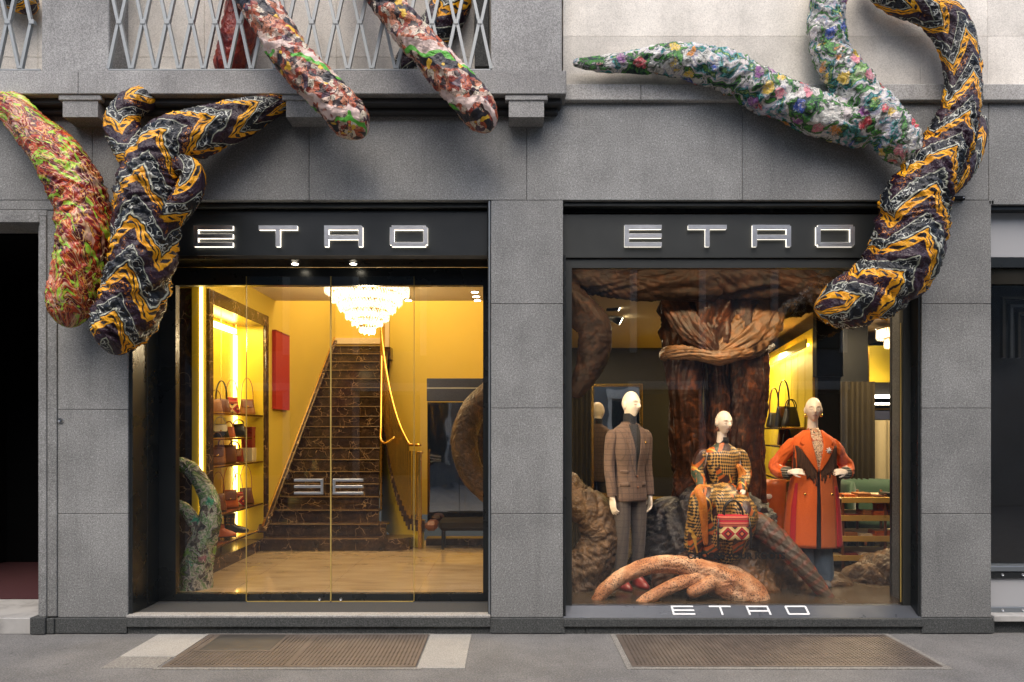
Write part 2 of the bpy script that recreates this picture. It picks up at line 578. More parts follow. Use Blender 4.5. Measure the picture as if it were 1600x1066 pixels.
MT['ikat'] = ikat()
MT['paisley'] = paisley()
MT['floral'] = floral()
MT['floral_dull'] = floral('floral_moss_fabric', 1.0)
MT['scaly'] = scaly()
MT['red_silk'] = brown_silk('red_printed_silk', (0.05, 0.010, 0.018), (0.30, 0.030, 0.020), (0.62, 0.14, 0.04), 0.35, 0.5, 20)
MT['brown_silk'] = brown_silk('brown_silk', (0.010, 0.005, 0.003), (0.038, 0.014, 0.006), (0.150, 0.045, 0.012), 0.40, 0.45, 9, True)
MT['brown_dark'] = brown_silk('dark_brown_silk', (0.004, 0.003, 0.002), (0.014, 0.007, 0.004), (0.036, 0.015, 0.007), 0.6, 0.4, 9, True)
MT['brown_wrap'] = brown_silk('copper_silk_wrap', (0.045, 0.026, 0.012), (0.15, 0.075, 0.028), (0.24, 0.090, 0.022), 0.46, 0.6, 9, True)
MT['brown_root'] = brown_silk('bark_brown_fabric', (0.030, 0.018, 0.010), (0.085, 0.048, 0.022), (0.19, 0.105, 0.048), 0.4, 0.8, 10)
MT['dark_silk'] = brown_silk('black_silk', (0.010, 0.009, 0.010), (0.020, 0.018, 0.020), (0.06, 0.04, 0.03), 0.38, 0.7, 10)
for k_ in ('brown_dark', 'brown_silk', 'brown_root', 'dark_silk'):
    MT[k_].node_tree.nodes['Principled BSDF'].inputs['Specular IOR Level'].default_value = 0.12 if k_ == 'brown_dark' else 0.28
MT['tan_root'] = tan_root()
MT['plaid_root'] = plaid_root()


# ------------------------------------------------------------------ object helpers
def link(o):
    COL.objects.link(o)
    return o


BASE = {}


def thing(name, label, cat, loc=(0, 0, 0), group=None, rotz=0.0, kind=None):
    o = bpy.data.objects.new(name, None)
    o.empty_display_size = 0.1
    o.location = loc
    o.rotation_euler = (0, 0, rotz)
    if label: o['label'] = label
    if cat: o['category'] = cat
    if group: o['group'] = group
    if kind: o['kind'] = kind
    BASE[o] = Matrix.Translation(Vector(loc)) @ Matrix.Rotation(rotz, 4, 'Z')
    return link(o)


def tag(o, label=None, cat=None, group=None, kind=None):
    for k, v in (('label', label), ('category', cat), ('group', group), ('kind', kind)):
        if v: o[k] = v
    return o


class MB:
    """collects world- or local-space geometry that becomes ONE mesh object"""

    def __init__(s):
        s.v, s.f, s.uv = [], [], []
        s.smooth = []

    def add(s, vs, fs, smooth=False, uvs=None):
        k = len(s.v)
        s.v += [tuple(p) for p in vs]
        s.f += [tuple(i + k for i in f) for f in fs]
        s.smooth += [smooth] * len(fs)
        if uvs is None:
            uvs = [[(0.0, 0.0)] * len(f) for f in fs]
        s.uv += uvs
        return s

    def box(s, x0, x1, y0, y1, z0, z1, c=0.0):
        x0, x1 = min(x0, x1), max(x0, x1)
        y0, y1 = min(y0, y1), max(y0, y1)
        z0, z1 = min(z0, z1), max(z0, z1)
        if c <= 0:
            vs = [(x, y, z) for z in (z0, z1) for y in (y0, y1) for x in (x0, x1)]
            fs = [(0, 2, 3, 1), (4, 5, 7, 6), (0, 1, 5, 4), (2, 6, 7, 3), (0, 4, 6, 2), (1, 3, 7, 5)]
            return s.add(vs, fs)
        c = min(c, (x1 - x0) * .45, (y1 - y0) * .45, (z1 - z0) * .45)
        X, Y, Z = (x0, x1), (y0, y1), (z0, z1)
        vs, idx = [], {}
        for i in (0, 1):
            for j in (0, 1):
                for k in (0, 1):
                    sx, sy, sz = (c if i == 0 else -c), (c if j == 0 else -c), (c if k == 0 else -c)
                    for a, p in (('x', (X[i], Y[j] + sy, Z[k] + sz)), ('y', (X[i] + sx, Y[j], Z[k] + sz)), ('z', (X[i] + sx, Y[j] + sy, Z[k]))):
                        idx[(i, j, k, a)] = len(vs)
                        vs.append(p)
        fs = []
        for i in (0, 1):
            fs.append([idx[(i, j, k, 'x')] for j, k in ((0, 0), (1, 0), (1, 1), (0, 1))])
            fs.append([idx[(j, i, k, 'y')] for j, k in ((0, 0), (1, 0), (1, 1), (0, 1))])
            fs.append([idx[(j, k, i, 'z')] for j, k in ((0, 0), (1, 0), (1, 1), (0, 1))])
        for j in (0, 1):
            for k in (0, 1):
                fs.append([idx[(0, j, k, 'y')], idx[(1, j, k, 'y')], idx[(1, j, k, 'z')], idx[(0, j, k, 'z')]])
                fs.append([idx[(j, 0, k, 'x')], idx[(j, 1, k, 'x')], idx[(j, 1, k, 'z')], idx[(j, 0, k, 'z')]])
                fs.append([idx[(j, k, 0, 'x')], idx[(j, k, 1, 'x')], idx[(j, k, 1, 'y')], idx[(j, k, 0, 'y')]])
        for i in (0, 1):
            for j in (0, 1):
                for k in (0, 1):
                    fs.append([idx[(i, j, k, a)] for a in 'xyz'])
        ctr = Vector(((x0 + x1) / 2, (y0 + y1) / 2, (z0 + z1) / 2))
        out = []
        for f in fs:
            a, b, d = (Vector(vs[f[q]]) for q in (0, 1, 2))
            if (b - a).cross(d - a).dot((a + d) / 2 - ctr) < 0:
                f = f[::-1]
            out.append(tuple(f))
        return s.add(vs, out)

    def bar(s, a, b, w, h=None, up=Vector((0, 1, 0))):
        a, b = Vector(a), Vector(b)
        h = h or w
        d = (b - a).normalized()
        x = d.cross(up)
        if x.length < 1e-4:
            x = d.cross(Vector((1, 0, 0)))
        x.normalize()
        y = x.cross(d)
        vs = []
        for p in (a, b):
            for sx, sy in ((-1, -1), (1, -1), (1, 1), (-1, 1)):
                vs.append(p + x * sx * w / 2 + y * sy * h / 2)
        fs = [(3, 2, 1, 0), (4, 5, 6, 7), (0, 1, 5, 4), (1, 2, 6, 5), (2, 3, 7, 6), (3, 0, 4, 7)]
        return s.add(vs, fs)

    def rod(s, pts, rad, n=8, close=True):
        pts = [Vector(p) for p in pts]
        if not isinstance(rad, (list, tuple)):
            rad = [rad] * len(pts)
        vs, fs = [], []
        nrm = None
        for i, p in enumerate(pts):
            t = (pts[min(i + 1, len(pts) - 1)] - pts[max(i - 1, 0)]).normalized()
            if nrm is None:
                nrm = t.orthogonal().normalized()
            nrm = (nrm - t * nrm.dot(t))
            if nrm.length < 1e-5:
                nrm = t.orthogonal()
            nrm.normalize()
            bn = t.cross(nrm)
            for k in range(n):
                a = 2 * pi * k / n
                vs.append(p + (nrm * cos(a) + bn * sin(a)) * rad[i])
        for i in range(len(pts) - 1):
            for k in range(n):
                k2 = (k + 1) % n
                fs.append((i * n + k, i * n + k2, (i + 1) * n + k2, (i + 1) * n + k))
        if close:
            fs.append(tuple(range(n))[::-1])
            fs.append(tuple((len(pts) - 1) * n + k for k in range(n)))
        return s.add(vs, fs, True)

    def lathe(s, prof, c=(0, 0, 0), n=24, ax='z'):
        c = Vector(c)
        vs, fs = [], []
        for r, h in prof:
            for k in range(n):
                a = 2 * pi * k / n
                p = Vector((cos(a) * r, sin(a) * r, h))
                if ax == 'y':
                    p = Vector((p.x, h, p.y))
                if ax == 'x':
                    p = Vector((h, p.x, p.y))
                vs.append(c + p)
        m = len(prof)
        for i in range(m - 1):
            for k in range(n):
                k2 = (k + 1) % n
                q = (i * n + k, i * n + k2, (i + 1) * n + k2, (i + 1) * n + k)
                fs.append(q[::-1] if ax == 'y' else q)
        fs.append(tuple(range(n))[::-1])
        fs.append(tuple((m - 1) * n + k for k in range(n)))
        return s.add(vs, fs, True)

    def ball(s, c, rx, ry=None, rz=None, n=16, fn=None):
        ry, rz = ry or rx, rz or rx
        c = Vector(c)
        vs, fs = [], []
        m = n * 2
        for i in range(n + 1):
            t = pi * i / n
            for k in range(m):
                a = 2 * pi * k / m
                p = Vector((rx * sin(t) * cos(a), ry * sin(t) * sin(a), rz * cos(t)))
                if fn: p = fn(p)
                vs.append(c + p)
        for i in range(n):
            for k in range(m):
                k2 = (k + 1) % m
                fs.append((i * m + k, (i + 1) * m + k, (i + 1) * m + k2, i * m + k2))
        return s.add(vs, fs, True)

    def poly(s, pts, thick):
        """extruded polygon: pts is a list of 3-D points in a plane, thick a vector"""
        pts = [Vector(p) for p in pts]
        t = Vector(thick)
        n = len(pts)
        vs = pts + [p + t for p in pts]
        fs = [tuple(range(n)), tuple(range(n, 2 * n))[::-1]]
        for i in range(n):
            j = (i + 1) % n
            fs.append((i, i + n, j + n, j))
        a = Vector((0, 0, 0))
        for i in range(n):
            a += pts[i].cross(pts[(i + 1) % n])
        if a.dot(t) > 0:
            fs = [f[::-1] for f in fs]
        return s.add(vs, fs)

    def loft(s, rings, n=32, cap=True, fold=0.0, seed=0.0, e=2.0):
        """rings of horizontal (super)ellipses: (cx, cy, z, rx, ry)"""
        vs, fs = [], []
        for (cx, cy, z, rx, ry) in rings:
            for k in range(n):
                a = 2 * pi * k / n
                ca, sa = cos(a), sin(a)
                q = (abs(ca) ** e + abs(sa) ** e) ** (-1 / e)
                w = 1.0
                if fold:
                    w += fold * noise.noise(Vector((ca * 3 + seed, sa * 3, z * 1.2))) + fold * 0.6 * noise.noise(Vector((ca * 7, sa * 7 + seed, z * 2.5)))
                vs.append((cx + rx * ca * q * w, cy + ry * sa * q * w, z))
        m = len(rings)
        up = rings[-1][2] > rings[0][2]
        for i in range(m - 1):
            for k in range(n):
                k2 = (k + 1) % n
                q = (i * n + k, i * n + k2, (i + 1) * n + k2, (i + 1) * n + k)
                fs.append(q if up else q[::-1])
        if cap:
            a, b = tuple(range(n)), tuple((m - 1) * n + k for k in range(n))
            fs += [a[::-1], b] if up else [a, b[::-1]]
        return s.add(vs, fs, True)

    def xform(s, mtx):
        s.v = [tuple(mtx @ Vector(p)) for p in s.v]
        return s

    def mesh(s, name):
        me = bpy.data.meshes.new(name)
        me.from_pydata(s.v, [], s.f)
        uvl = me.uv_layers.new(name='UVMap')
        flat = [c for f in s.uv for p in f for c in p]
        uvl.data.foreach_set('uv', flat)
        me.polygons.foreach_set('use_smooth', s.smooth)
        me.update()
        return me

    def build(s, name, mat, parent=None, local=False, label=None, cat=None, group=None, kind=None):
        me = s.mesh(name)
        me.materials.append(MT[mat] if isinstance(mat, str) else mat)
        o = link(bpy.data.objects.new(name, me))
        if parent is not None:
            o.parent = parent
            if not local:
                m = BASE.get(parent)
                if m is not None:
                    o.matrix_parent_inverse = m.inverted()
        return tag(o, label, cat, group, kind)


def box(name, mat, x0, x1, y0, y1, z0, z1, parent=None, c=0.0, **kw):
    return MB().box(x0, x1, y0, y1, z0, z1, c).build(name, mat, parent, **kw)


def structure(o):
    o['kind'] = 'structure'
    return o


def catmull(pts, vals, ds):
    """resample a path (and a value along it) at steps of about ds"""
    pts = [Vector(p) for p in pts]
    n = len(pts)
    out = []
    for i in range(n - 1):
        p0, p1, p2, p3 = pts[max(i - 1, 0)], pts[i], pts[i + 1], pts[min(i + 2, n - 1)]
        v0, v1, v2, v3 = vals[max(i - 1, 0)], vals[i], vals[i + 1], vals[min(i + 2, n - 1)]
        k = max(2, int((p2 - p1).length / ds))
        for j in range(k):
            t = j / k
            b = (-t + 2 * t * t - t ** 3) / 2, (2 - 5 * t * t + 3 * t ** 3) / 2, (t + 4 * t * t - 3 * t ** 3) / 2, (-t * t + t ** 3) / 2
            out.append((p0 * b[0] + p1 * b[1] + p2 * b[2] + p3 * b[3], v0 * b[0] + v1 * b[1] + v2 * b[2] + v3 * b[3]))
    out.append((pts[-1], vals[-1]))
    return out


def wrapped(mb, pts, rad, nu=72, ds=0.013, seed=0.0, fold=0.07, cell=0.36, tip0=True, tip1=True, lump=0.10, squash=1.0, helix=5.0, fine=1.0, rings=1.0, axial=1.0, ang=1.0):
    """a limb wrapped in cloth: a swept tube with real folds that wind round it"""
    path = catmull(pts, rad, ds)
    n = len(path)
    S = [0.0]
    for i in range(1, n):
        S.append(S[-1] + (path[i][0] - path[i - 1][0]).length)
    L = S[-1]
    rm = sum(r for _, r in path) / n
    around = max(1, round(2 * pi * rm / cell))
    vs, nrm = [], None
    for i, (p, r) in enumerate(path):
        t = (path[min(i + 1, n - 1)][0] - path[max(i - 1, 0)][0]).normalized()
        if nrm is None:
            nrm = Vector((0, 1, 0)) if abs(t.y) < 0.9 else Vector((1, 0, 0))
        nrm = (nrm - t * nrm.dot(t)).normalized()
        bn = t.cross(nrm)
        s = S[i]
        rr = r
        if tip0:
            e = min(1.0, s / (r * 0.9))
            rr *= max(0.04, sqrt(max(0.0, 1 - (1 - e) ** 2)))
        if tip1:
            e = min(1.0, (L - s) / (r * 0.9))
            rr *= max(0.04, sqrt(max(0.0, 1 - (1 - e) ** 2)))
        hel = helix * (1 if noise.noise(Vector((s * 1.1, seed, 3.3))) > 0 else 1) * (0.6 + noise.noise(Vector((s * 0.9, seed, 7.7))))
        for k in range(nu):
            a = 2 * pi * k / nu
            b = a + hel * s
            q = Vector((cos(b) * 1.5 * ang + seed, sin(b) * 1.5 * ang, s * 3.0 * axial))
            n1 = noise.noise(q)
            b2 = a - hel * 1.7 * s
            n2 = noise.noise(Vector((cos(b2) * 3.4 * ang, sin(b2) * 3.4 * ang + seed, s * 7.0 * axial)))
            n4 = noise.noise(Vector((cos(b) * 1.6, sin(b) * 1.6 + seed, s * 24.0)))
            n3 = noise.noise(Vector((cos(a) * 0.9 + seed * 2, sin(a) * 0.9, s * 2.6)))
            h = fold * ((1 - 3.2 * abs(n1)) + fine * (0.6 * (1 - 3.2 * abs(n2)) + 0.55 * rings * (0.6 - 2.4 * abs(n4)))) + lump * n3
            w = rr * (1 + h)
            vs.append(p + nrm * (cos(a) * w * squash) + bn * (sin(a) * w))
    fs, uvs = [], []
    for i in range(n - 1):
        for k in range(nu):
            k2 = (k + 1) % nu
            fs.append((i * nu + k, i * nu + k2, (i + 1) * nu + k2, (i + 1) * nu + k))
            u0, u1 = k / nu * around, (k + 1) / nu * around
            v0, v1 = S[i] / cell, S[i + 1] / cell
            uvs.append([(u0, v0), (u1, v0), (u1, v1), (u0, v1)])
    fs.append(tuple(range(nu))[::-1])
    uvs.append([(0, 0)] * nu)
    fs.append(tuple((n - 1) * nu + k for k in range(nu)))
    uvs.append([(0, S[-1] / cell)] * nu)
    return mb.add(vs, fs, True, uvs)

# ------------------------------------------------------------------ pavement
g = MB()
g.add([(-40, -9.0, 0), (40, -9.0, 0), (40, 0.3, 0), (-40, 0.3, 0)], [(0, 1, 2, 3)])
structure(g.build('pavement', 'asphalt'))
g = MB()
g.add([(-60, -60, -0.12), (60, -60, -0.12), (60, -9.0, -0.12), (-60, -9.0, -0.12)], [(0, 1, 2, 3)])
structure(g.build('road', 'asphalt'))

# ------------------------------------------------------------------ the shop building: stone blocks, cornice, plinths, balcony
house = thing('shop_building', 'grey granite shop building with a pale upper wall and a balcony over the entrance', 'building', (0, 0, 0))
J = 0.0016


def block(px0, px1, py0, py1, mat='granite', front=0.0, back=0.27, name='stone_block', parent=house, c=0.003):
    J = 0.0006 if mat == 'beige_stone' else 0.0016
    return box(name, mat, PX(px0, 0) + J, PX(px1, 0) - J, front, back, PZ(py1, 0) + J, PZ(py0, 0) - J, parent, c)


lint = [(-420, 144), (144, 483), (483, 823), (823, 1160), (1160, 1545), (1545, 1900)]
for a, b in lint:
    top = 112 if b <= 823 else 139
    if a == 823:
        top = 139
    block(a, b, top, 313 if b != 1900 else 320)
block(-420, 144, 313, 328, c=0.002)
for x0, x1 in ((767, 880), (1440, 1549)):
    for y0, y1 in ((313, 475), (475, 638), (638, 803), (803, 965)):
        block(x0, x1, y0, y1)
    block(x0 - 2, x1 + 3, 965, 989, 'granite_dark', -0.018, 0.27, 'plinth_block')
block(1549, 1553, 313, 320, c=0.001)
for y0, y1 in ((328, 475), (475, 640), (640, 803), (803, 965)):
    block(90, 200, y0, y1)
block(144, 200, 313, 328, c=0.002)
block(88, 200, 965, 989, 'granite_dark', -0.018, 0.27, 'plinth_block')
block(76, 88, 965, 989, 'granite_dark', -0.03, 0.27, 'plinth_block')
block(52, 76, 963, 989, 'granite_dark', -0.045, 0.27, 'plinth_block')
# stepped stone surround of the dark doorway at the left
for i, (x0, x1, fr) in enumerate(((75, 90, -0.012), (64, 75, -0.022), (57, 64, 0.02))):
    box('door_surround', 'granite', PX(x0, 0), PX(x1, 0) - 0.001, fr, 0.30, PZ(963, 0), PZ((330, 338, 350)[i], 0) - 0.001 * i, house, 0.004)
for i, (y0, y1, fr) in enumerate(((329, 338, -0.012), (338, 349, -0.022))):
    box('door_surround', 'granite', PX(-420, 0), PX((75, 64)[i], 0) - 0.002, fr, 0.30, PZ(y1, 0) + 0.001, PZ(y0, 0), house, 0.004)
# upper walls
for x0, x1 in ((880, 1440), (1440, 1545), (1545, 1900)):
    for y0, y1 in ((-260, 55), (55, 134)):
        block(x0, x1, y0, y1, 'beige_stone', 0.015, 0.27, c=0.0008)
for x0, x1 in ((-420, 45), (45, 310), (310, 520), (520, 760), (760, 880)):
    for y0, y1 in ((-300, -105), (-105, 78), (78, 112)):
        block(x0, x1, y0, y1, 'beige_stone', 0.11, 0.29)
box('window_reveal', 'granite_dark', PX(172, .1), PX(186, .1), 0.06, 0.112, PZ(108, 0.1), PZ(-300, .1), house, 0.004)
box('window_reveal', 'granite_dark', PX(742, .1), PX(764, .1), 0.06, 0.112, PZ(108, 0.1), PZ(-300, .1), house, 0.004)
for x0, x1 in ((878, 1000), (1000, 1345), (1345, 1606), (1606, 1900)):
    block(x0, x1, 135, 161, 'cornice', -0.045, 0.27, 'cornice_block', c=0.006)
# solid core behind the stone, and an unseen slab added against leaking sky light
core = MB()
core.box(-10, 8, 0.30, 0.42, PZ(313, 0) + .006, 8.0)
core.box(PX(767, 0) + .01, PX(880, 0) - .01, 0.275, 0.46, 0, PZ(313, 0))
core.box(PX(1440, 0) + .01, PX(1549, 0) - .01, 0.275, 0.46, 0, PZ(313, 0))
core.box(PX(58, 0) + .01, PX(200, 0) - .006, 0.305, 0.46, 0, PZ(313, 0))
core.build('wall_core', 'granite_dark', house)
box('light_stop_roof', 'granite_dark', -10, 8, 0.42, 14, 7.9, 8.0, house)  # unseen slab, added to keep sky light out of the rooms
box('back_wall', 'granite_dark', -10, 8, 13.9, 14, 0, 7.9, house)
box('side_wall', 'granite_dark', -10, -9.9, 0.42, 13.9, 0, 7.9, house)
box('side_wall', 'granite_dark', 7.9, 8.0, 0.42, 13.9, 0, 7.9, house)

# balcony: slab blocks, moulding, brackets and parapet piers
ZT, ZB, YF = PZ(110, -.19), PZ(147, -.19), -0.19
bx = [-420, -262, 122, 505, 885]
for a, b in zip(bx, bx[1:]):
    box('balcony_slab', 'grey_stone', PX(a, YF) + .001, PX(b, YF) - .001, YF, 0.11, ZB, ZT, house, 0.006)
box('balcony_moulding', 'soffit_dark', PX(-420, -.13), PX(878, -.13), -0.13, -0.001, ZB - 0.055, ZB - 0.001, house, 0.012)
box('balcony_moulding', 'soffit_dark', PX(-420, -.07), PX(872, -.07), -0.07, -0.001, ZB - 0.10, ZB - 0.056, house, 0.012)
for a, b in ((98, 153), (447, 503), (795, 850)):
    x0, x1 = PX(a, -.17), PX(b, -.17)
    z0, z1 = PZ(183, -.17), ZB - 0.002
    br = MB()
    br.poly([(x0, -.17, z1 - .045), (x0, -.17, z0), (x0, -.02, z0 - .005), (x0, -0.001, z0 - .005), (x0, -0.001, z1 - .045)], (x1 - x0, 0, 0))
    br.box(x0 - .03, x1 + .03, -.18, -0.001, z1 - .044, z1, 0.006)
    br.build('bracket', 'grey_stone', house)
for a, b in ((65, 170), (767, 878)):
    box('parapet_pier', 'grey_stone', PX(a, -.175), PX(b, -.175), -.175, 0.109, ZT + .001, PZ(-190, -.16), house, 0.006)

# entrance steps
box('entrance_step', 'granite_dark', PX(200, 0) + .002, PX(767, 0) - .004, -0.035, 0.075, PZ(978, 0), PZ(964, 0) - .001, house, 0.003)
box('lit_step_top', 'cornice', PX(200, 0) + .002, PX(767, 0) - .004, -0.037, 0.075, PZ(964, 0), PZ(960, 0) - .001, house, 0.004)  # paler stone puts the brightness of the lit top edge into its colour
box('step_riser', 'granite_dark', PX(200, 0) + .002, PX(767, 0) - .004, -0.004, 0.2, 0, PZ(978, 0) - .001, house)
for a, b in ((880, 915), (915, 997), (997, 1250), (1250, 1440)):
    box('window_plinth', 'granite_dark', PX(a, 0) + .003, PX(b, 0) - .001, -0.004, 0.2, 0, PZ(978, 0) - .001, house)
box('window_ledge', 'granite_dark', PX(880, 0) + .002, PX(1440, 0) - .002, -0.035, 0.10, PZ(978, 0), PZ(965, 0) - .003, house, 0.004)


def railing(px0, px1, first, label):
    d = -0.165
    r = thing('balcony_railing', label, 'railing', (PX((px0 + px1) / 2, d), d, ZT), 'balcony railings')
    z0 = ZT + .004
    foot = z0 + .012
    zc = PZ(36, d)
    H = zc - foot
    box('bottom_rail', 'rail', PX(px0, d) + .002, PX(px1, d) - .002, d - .015, d + .015, z0, z0 + .014, r, 0.003)
    zt = zc + 2 * H + .02
    box('top_rail', 'rail', PX(px0, d) + .002, PX(px1, d) - .002, d - .022, d + .022, zt, zt + .03, r, 0.004)
    step = 37.55
    x = first
    col_me = MB().box(-.022, .022, -.019, .019, -.020, .020, .004).mesh('collar')
    foot_me = MB().box(-.017, .017, -.017, .017, 0, .022, .004).mesh('foot')
    for me in (col_me, foot_me):
        me.materials.append(MT['rail'])
    bar_me = {}
    while x < px1 + 18:
        cx = PX(x, d)
        for lev in (0, 1):
            zz = zc + 2 * H * lev
            if lev == 0 and px0 + 4 < x < px1 - 4:
                o = link(bpy.data.objects.new('collar', col_me))
                o.parent, o.location = r, Vector((cx, d, zz)) - r.location
            for sx in (-1, 1):
                for sz in (-1, 1):
                    if lev == 1 and sz == 1: continue
                    ex = x + sx * step / 2
                    xa, xb = x + sx * 2.2, ex - sx * 1.5
                    if min(xa, xb) < px0 - 1 or max(xa, xb) > px1 + 1: continue
                    key = (sx, sz)
                    if key not in bar_me:
                        a = Vector((PX(xa, d) - cx, 0, sz * .012))
                        b = Vector((PX(xb, d) - cx, 0, sz * (H - .004)))
                        bar_me[key] = MB().bar(a, b, .0240, .028).mesh('bar')
                        bar_me[key].materials.append(MT['rail'])
                    o = link(bpy.data.objects.new('bar', bar_me[key]))
                    o.parent, o.location = r, Vector((cx, d, zz)) - r.location
        fx = x + step / 2
        if px0 < fx < px1:
            o = link(bpy.data.objects.new('foot', foot_me))
            o.parent, o.location = r, Vector((PX(fx, d), d, z0 + .013)) - r.location
        x += step
    return r


railing(170, 767, 187, 'grey lattice balcony railing between the two stone piers above the entrance')
railing(-420, 65, 13.3 - 37.55 * 11, 'grey lattice balcony railing left of the stone pier at the left edge')

# ------------------------------------------------------------------ the letters of the shop name
def letter_polys(ch, w, h, t):
    if ch == 'E':
        m = (h - t) / 2
        return [[(0, 0), (w, 0), (w, t), (t, t), (t, m), (w, m), (w, m + t), (t, m + t), (t, h - t), (w, h - t), (w, h), (0, h)]]
    if ch == 'T':
        return [[(w / 2 - t / 2, 0), (w / 2 + t / 2, 0), (w / 2 + t / 2, h - t), (w, h - t), (w, h), (0, h), (0, h - t), (w / 2 - t / 2, h - t)]]
    if ch == 'R':
        m = h * 0.36
        c = t * .5
        return [[(0, 0), (t, 0), (t, m), (w - t, m), (w - t, 0), (w, 0), (w, m + t * .2), (w - c * .5, m + t * .5), (w, m + t * .9), (w, h - c), (w - c, h), (0, h), (0, h - t), (w - t, h - t), (w - t, m + t), (t, m + t), (t, h - t), (0, h - t)]]
    c = t * .55
    return [[(0, c), (c, 0), (w - c, 0), (w, c), (w, h - c), (w - c, h), (c, h), (0, h - c), (0, h / 2), (t, h / 2), (t, h - t), (w - t, h - t), (w - t, t), (t, t), (t, h / 2 - .0005), (0, h / 2 - .0005)]]


def letter_boxes(ch, w, h, t):
    """the strokes of a letter as rectangles (x0, x1, z0, z1) that meet end to end"""
    m = (h - t) / 2
    if ch == 'E':
        return [(0, t, 0, h), (t, w, 0, t), (t, w, m, m + t), (t, w, h - t, h)]
    if ch == 'T':
        return [(0, w, h - t, h), (w / 2 - t / 2, w / 2 + t / 2, 0, h - t)]
    if ch == 'R':
        k = h * .34
        return [(0, t, 0, h), (w - t, w, 0, h - t * .25), (t, w - t, h - t, h), (t, w - t, k, k + t), (w - t, w - t * .3, h - t * .25, h)]
    q = t * .4
    return [(0, t, q, h - q), (w - t, w, q, h - q), (q, w - q, 0, q), (q, w - q, h - q, h), (t, w - t, q, t), (t, w - t, h - t, h - q)]


def stroke_mesh(ch, w, h, t, y0, y1, grow=0.0, bev=0.0):
    mb = MB()
    for a, b, c, d in letter_boxes(ch, w, h, t):
        mb.box(a - grow, b + grow, y0, y1, c - grow, d + grow, bev)
    return mb


def shop_letters(parent, spec, top, bottom, d, t, mats, depth):
    base = BASE[parent].inverted()
    for ch, a, b in spec:
        x0, z0 = PX(a, d), PZ(bottom, d)
        w, h = PX(b, d) - x0, PZ(top, d) - z0
        f = stroke_mesh(ch, w, h, t, -.009, 0, 0, .0015)
        f.xform(Matrix.Translation((x0, d - depth, z0)))
        lo = f.build('letter', mats[0], parent)
        if mats[1]:
            e = stroke_mesh(ch, w, h, t, 0.0005, depth - .002, -.002)
            e.xform(Matrix.Translation((x0, d - depth, z0)))
            eo = e.build('lit_edge', mats[1], None)
            eo.parent = lo
            eo.matrix_parent_inverse = Matrix.Identity(4)
            # the letter already carries its parent's inverse, so its own frame is world space


# ------------------------------------------------------------------ left shopfront: the entrance
GD = 0.47                                                   # glass plane of the entrance
L0, L1 = PX(200, 0), PX(767, 0)
entrance = thing('shop_entrance', 'black framed shop entrance with tall glass doors, left of the middle pier', 'shopfront', ((L0 + L1) / 2, GD, 0.16))
FX0, FX1 = PX(277, GD), PX(755, GD)
ZS = PZ(403, .1)
zop = PZ(313, 0)
fr = MB()
fr.box(PX(245, GD), FX0, GD - .03, GD + .04, .162, ZS - .002)
fr.box(FX1, L1 - .002, GD - .03, GD + .04, .162, ZS - .002)
fr.box(FX0, FX1, GD - .03, GD + .04, PZ(447, GD), ZS - .002)
fr.box(FX0, FX1, GD - .03, GD + .04, .162, PZ(927, GD))
fr.build('door_frame', 'black_metal', entrance)
box('jamb_panel', 'black_metal', L0 + .002, L0 + .03, 0.015, 0.245, .162, ZS - .002, entrance, .002)
box('jamb_panel', 'black_metal', L0 + .002, L0 + .03, 0.250, GD - .031, .162, ZS - .002, entrance, .002)
box('jamb_panel', 'black_metal', L1 - .026, L1 - .004, 0.012, GD - .031, .162, zop - .02, entrance, .002)
box('soffit_panel', 'bronze', L0 + .031, L1 - .03, 0.122, GD - .031, ZS, ZS + .02, entrance)
box('soffit_lip', 'bronze', L0 + .031, L1 - .03, 0.092, 0.121, ZS - .012, ZS + .02, entrance, .003)
box('sign_reveal', 'black_metal', L0 + .004, L1 - .03, 0.10, 0.27, PZ(326, .1), zop - .002, entrance)
box('sign_trim', 'sign_metal', L0 + .004, L1 - .03, 0.055, 0.098, PZ(326, .08), PZ(320, .08), entrance, .004)
box('corner_trim', 'steel_dark', L1 - .020, L1 - .005, -.002, 0.011, .165, zop - .006, entrance, .002)
box('threshold', 'mat', L0 + .031, L1 - .03, 0.076, GD - .031, .10, .159, entrance)
for a, b, nm in ((277, 385, 'fixed_pane'), (647, 755, 'fixed_pane')):
    box(nm, 'glass', PX(a, GD) + .002, PX(b, GD) - .002, GD + .004, GD + .0045, PZ(927, GD) + .002, PZ(447, GD) - .002, entrance)
DD = GD - .045
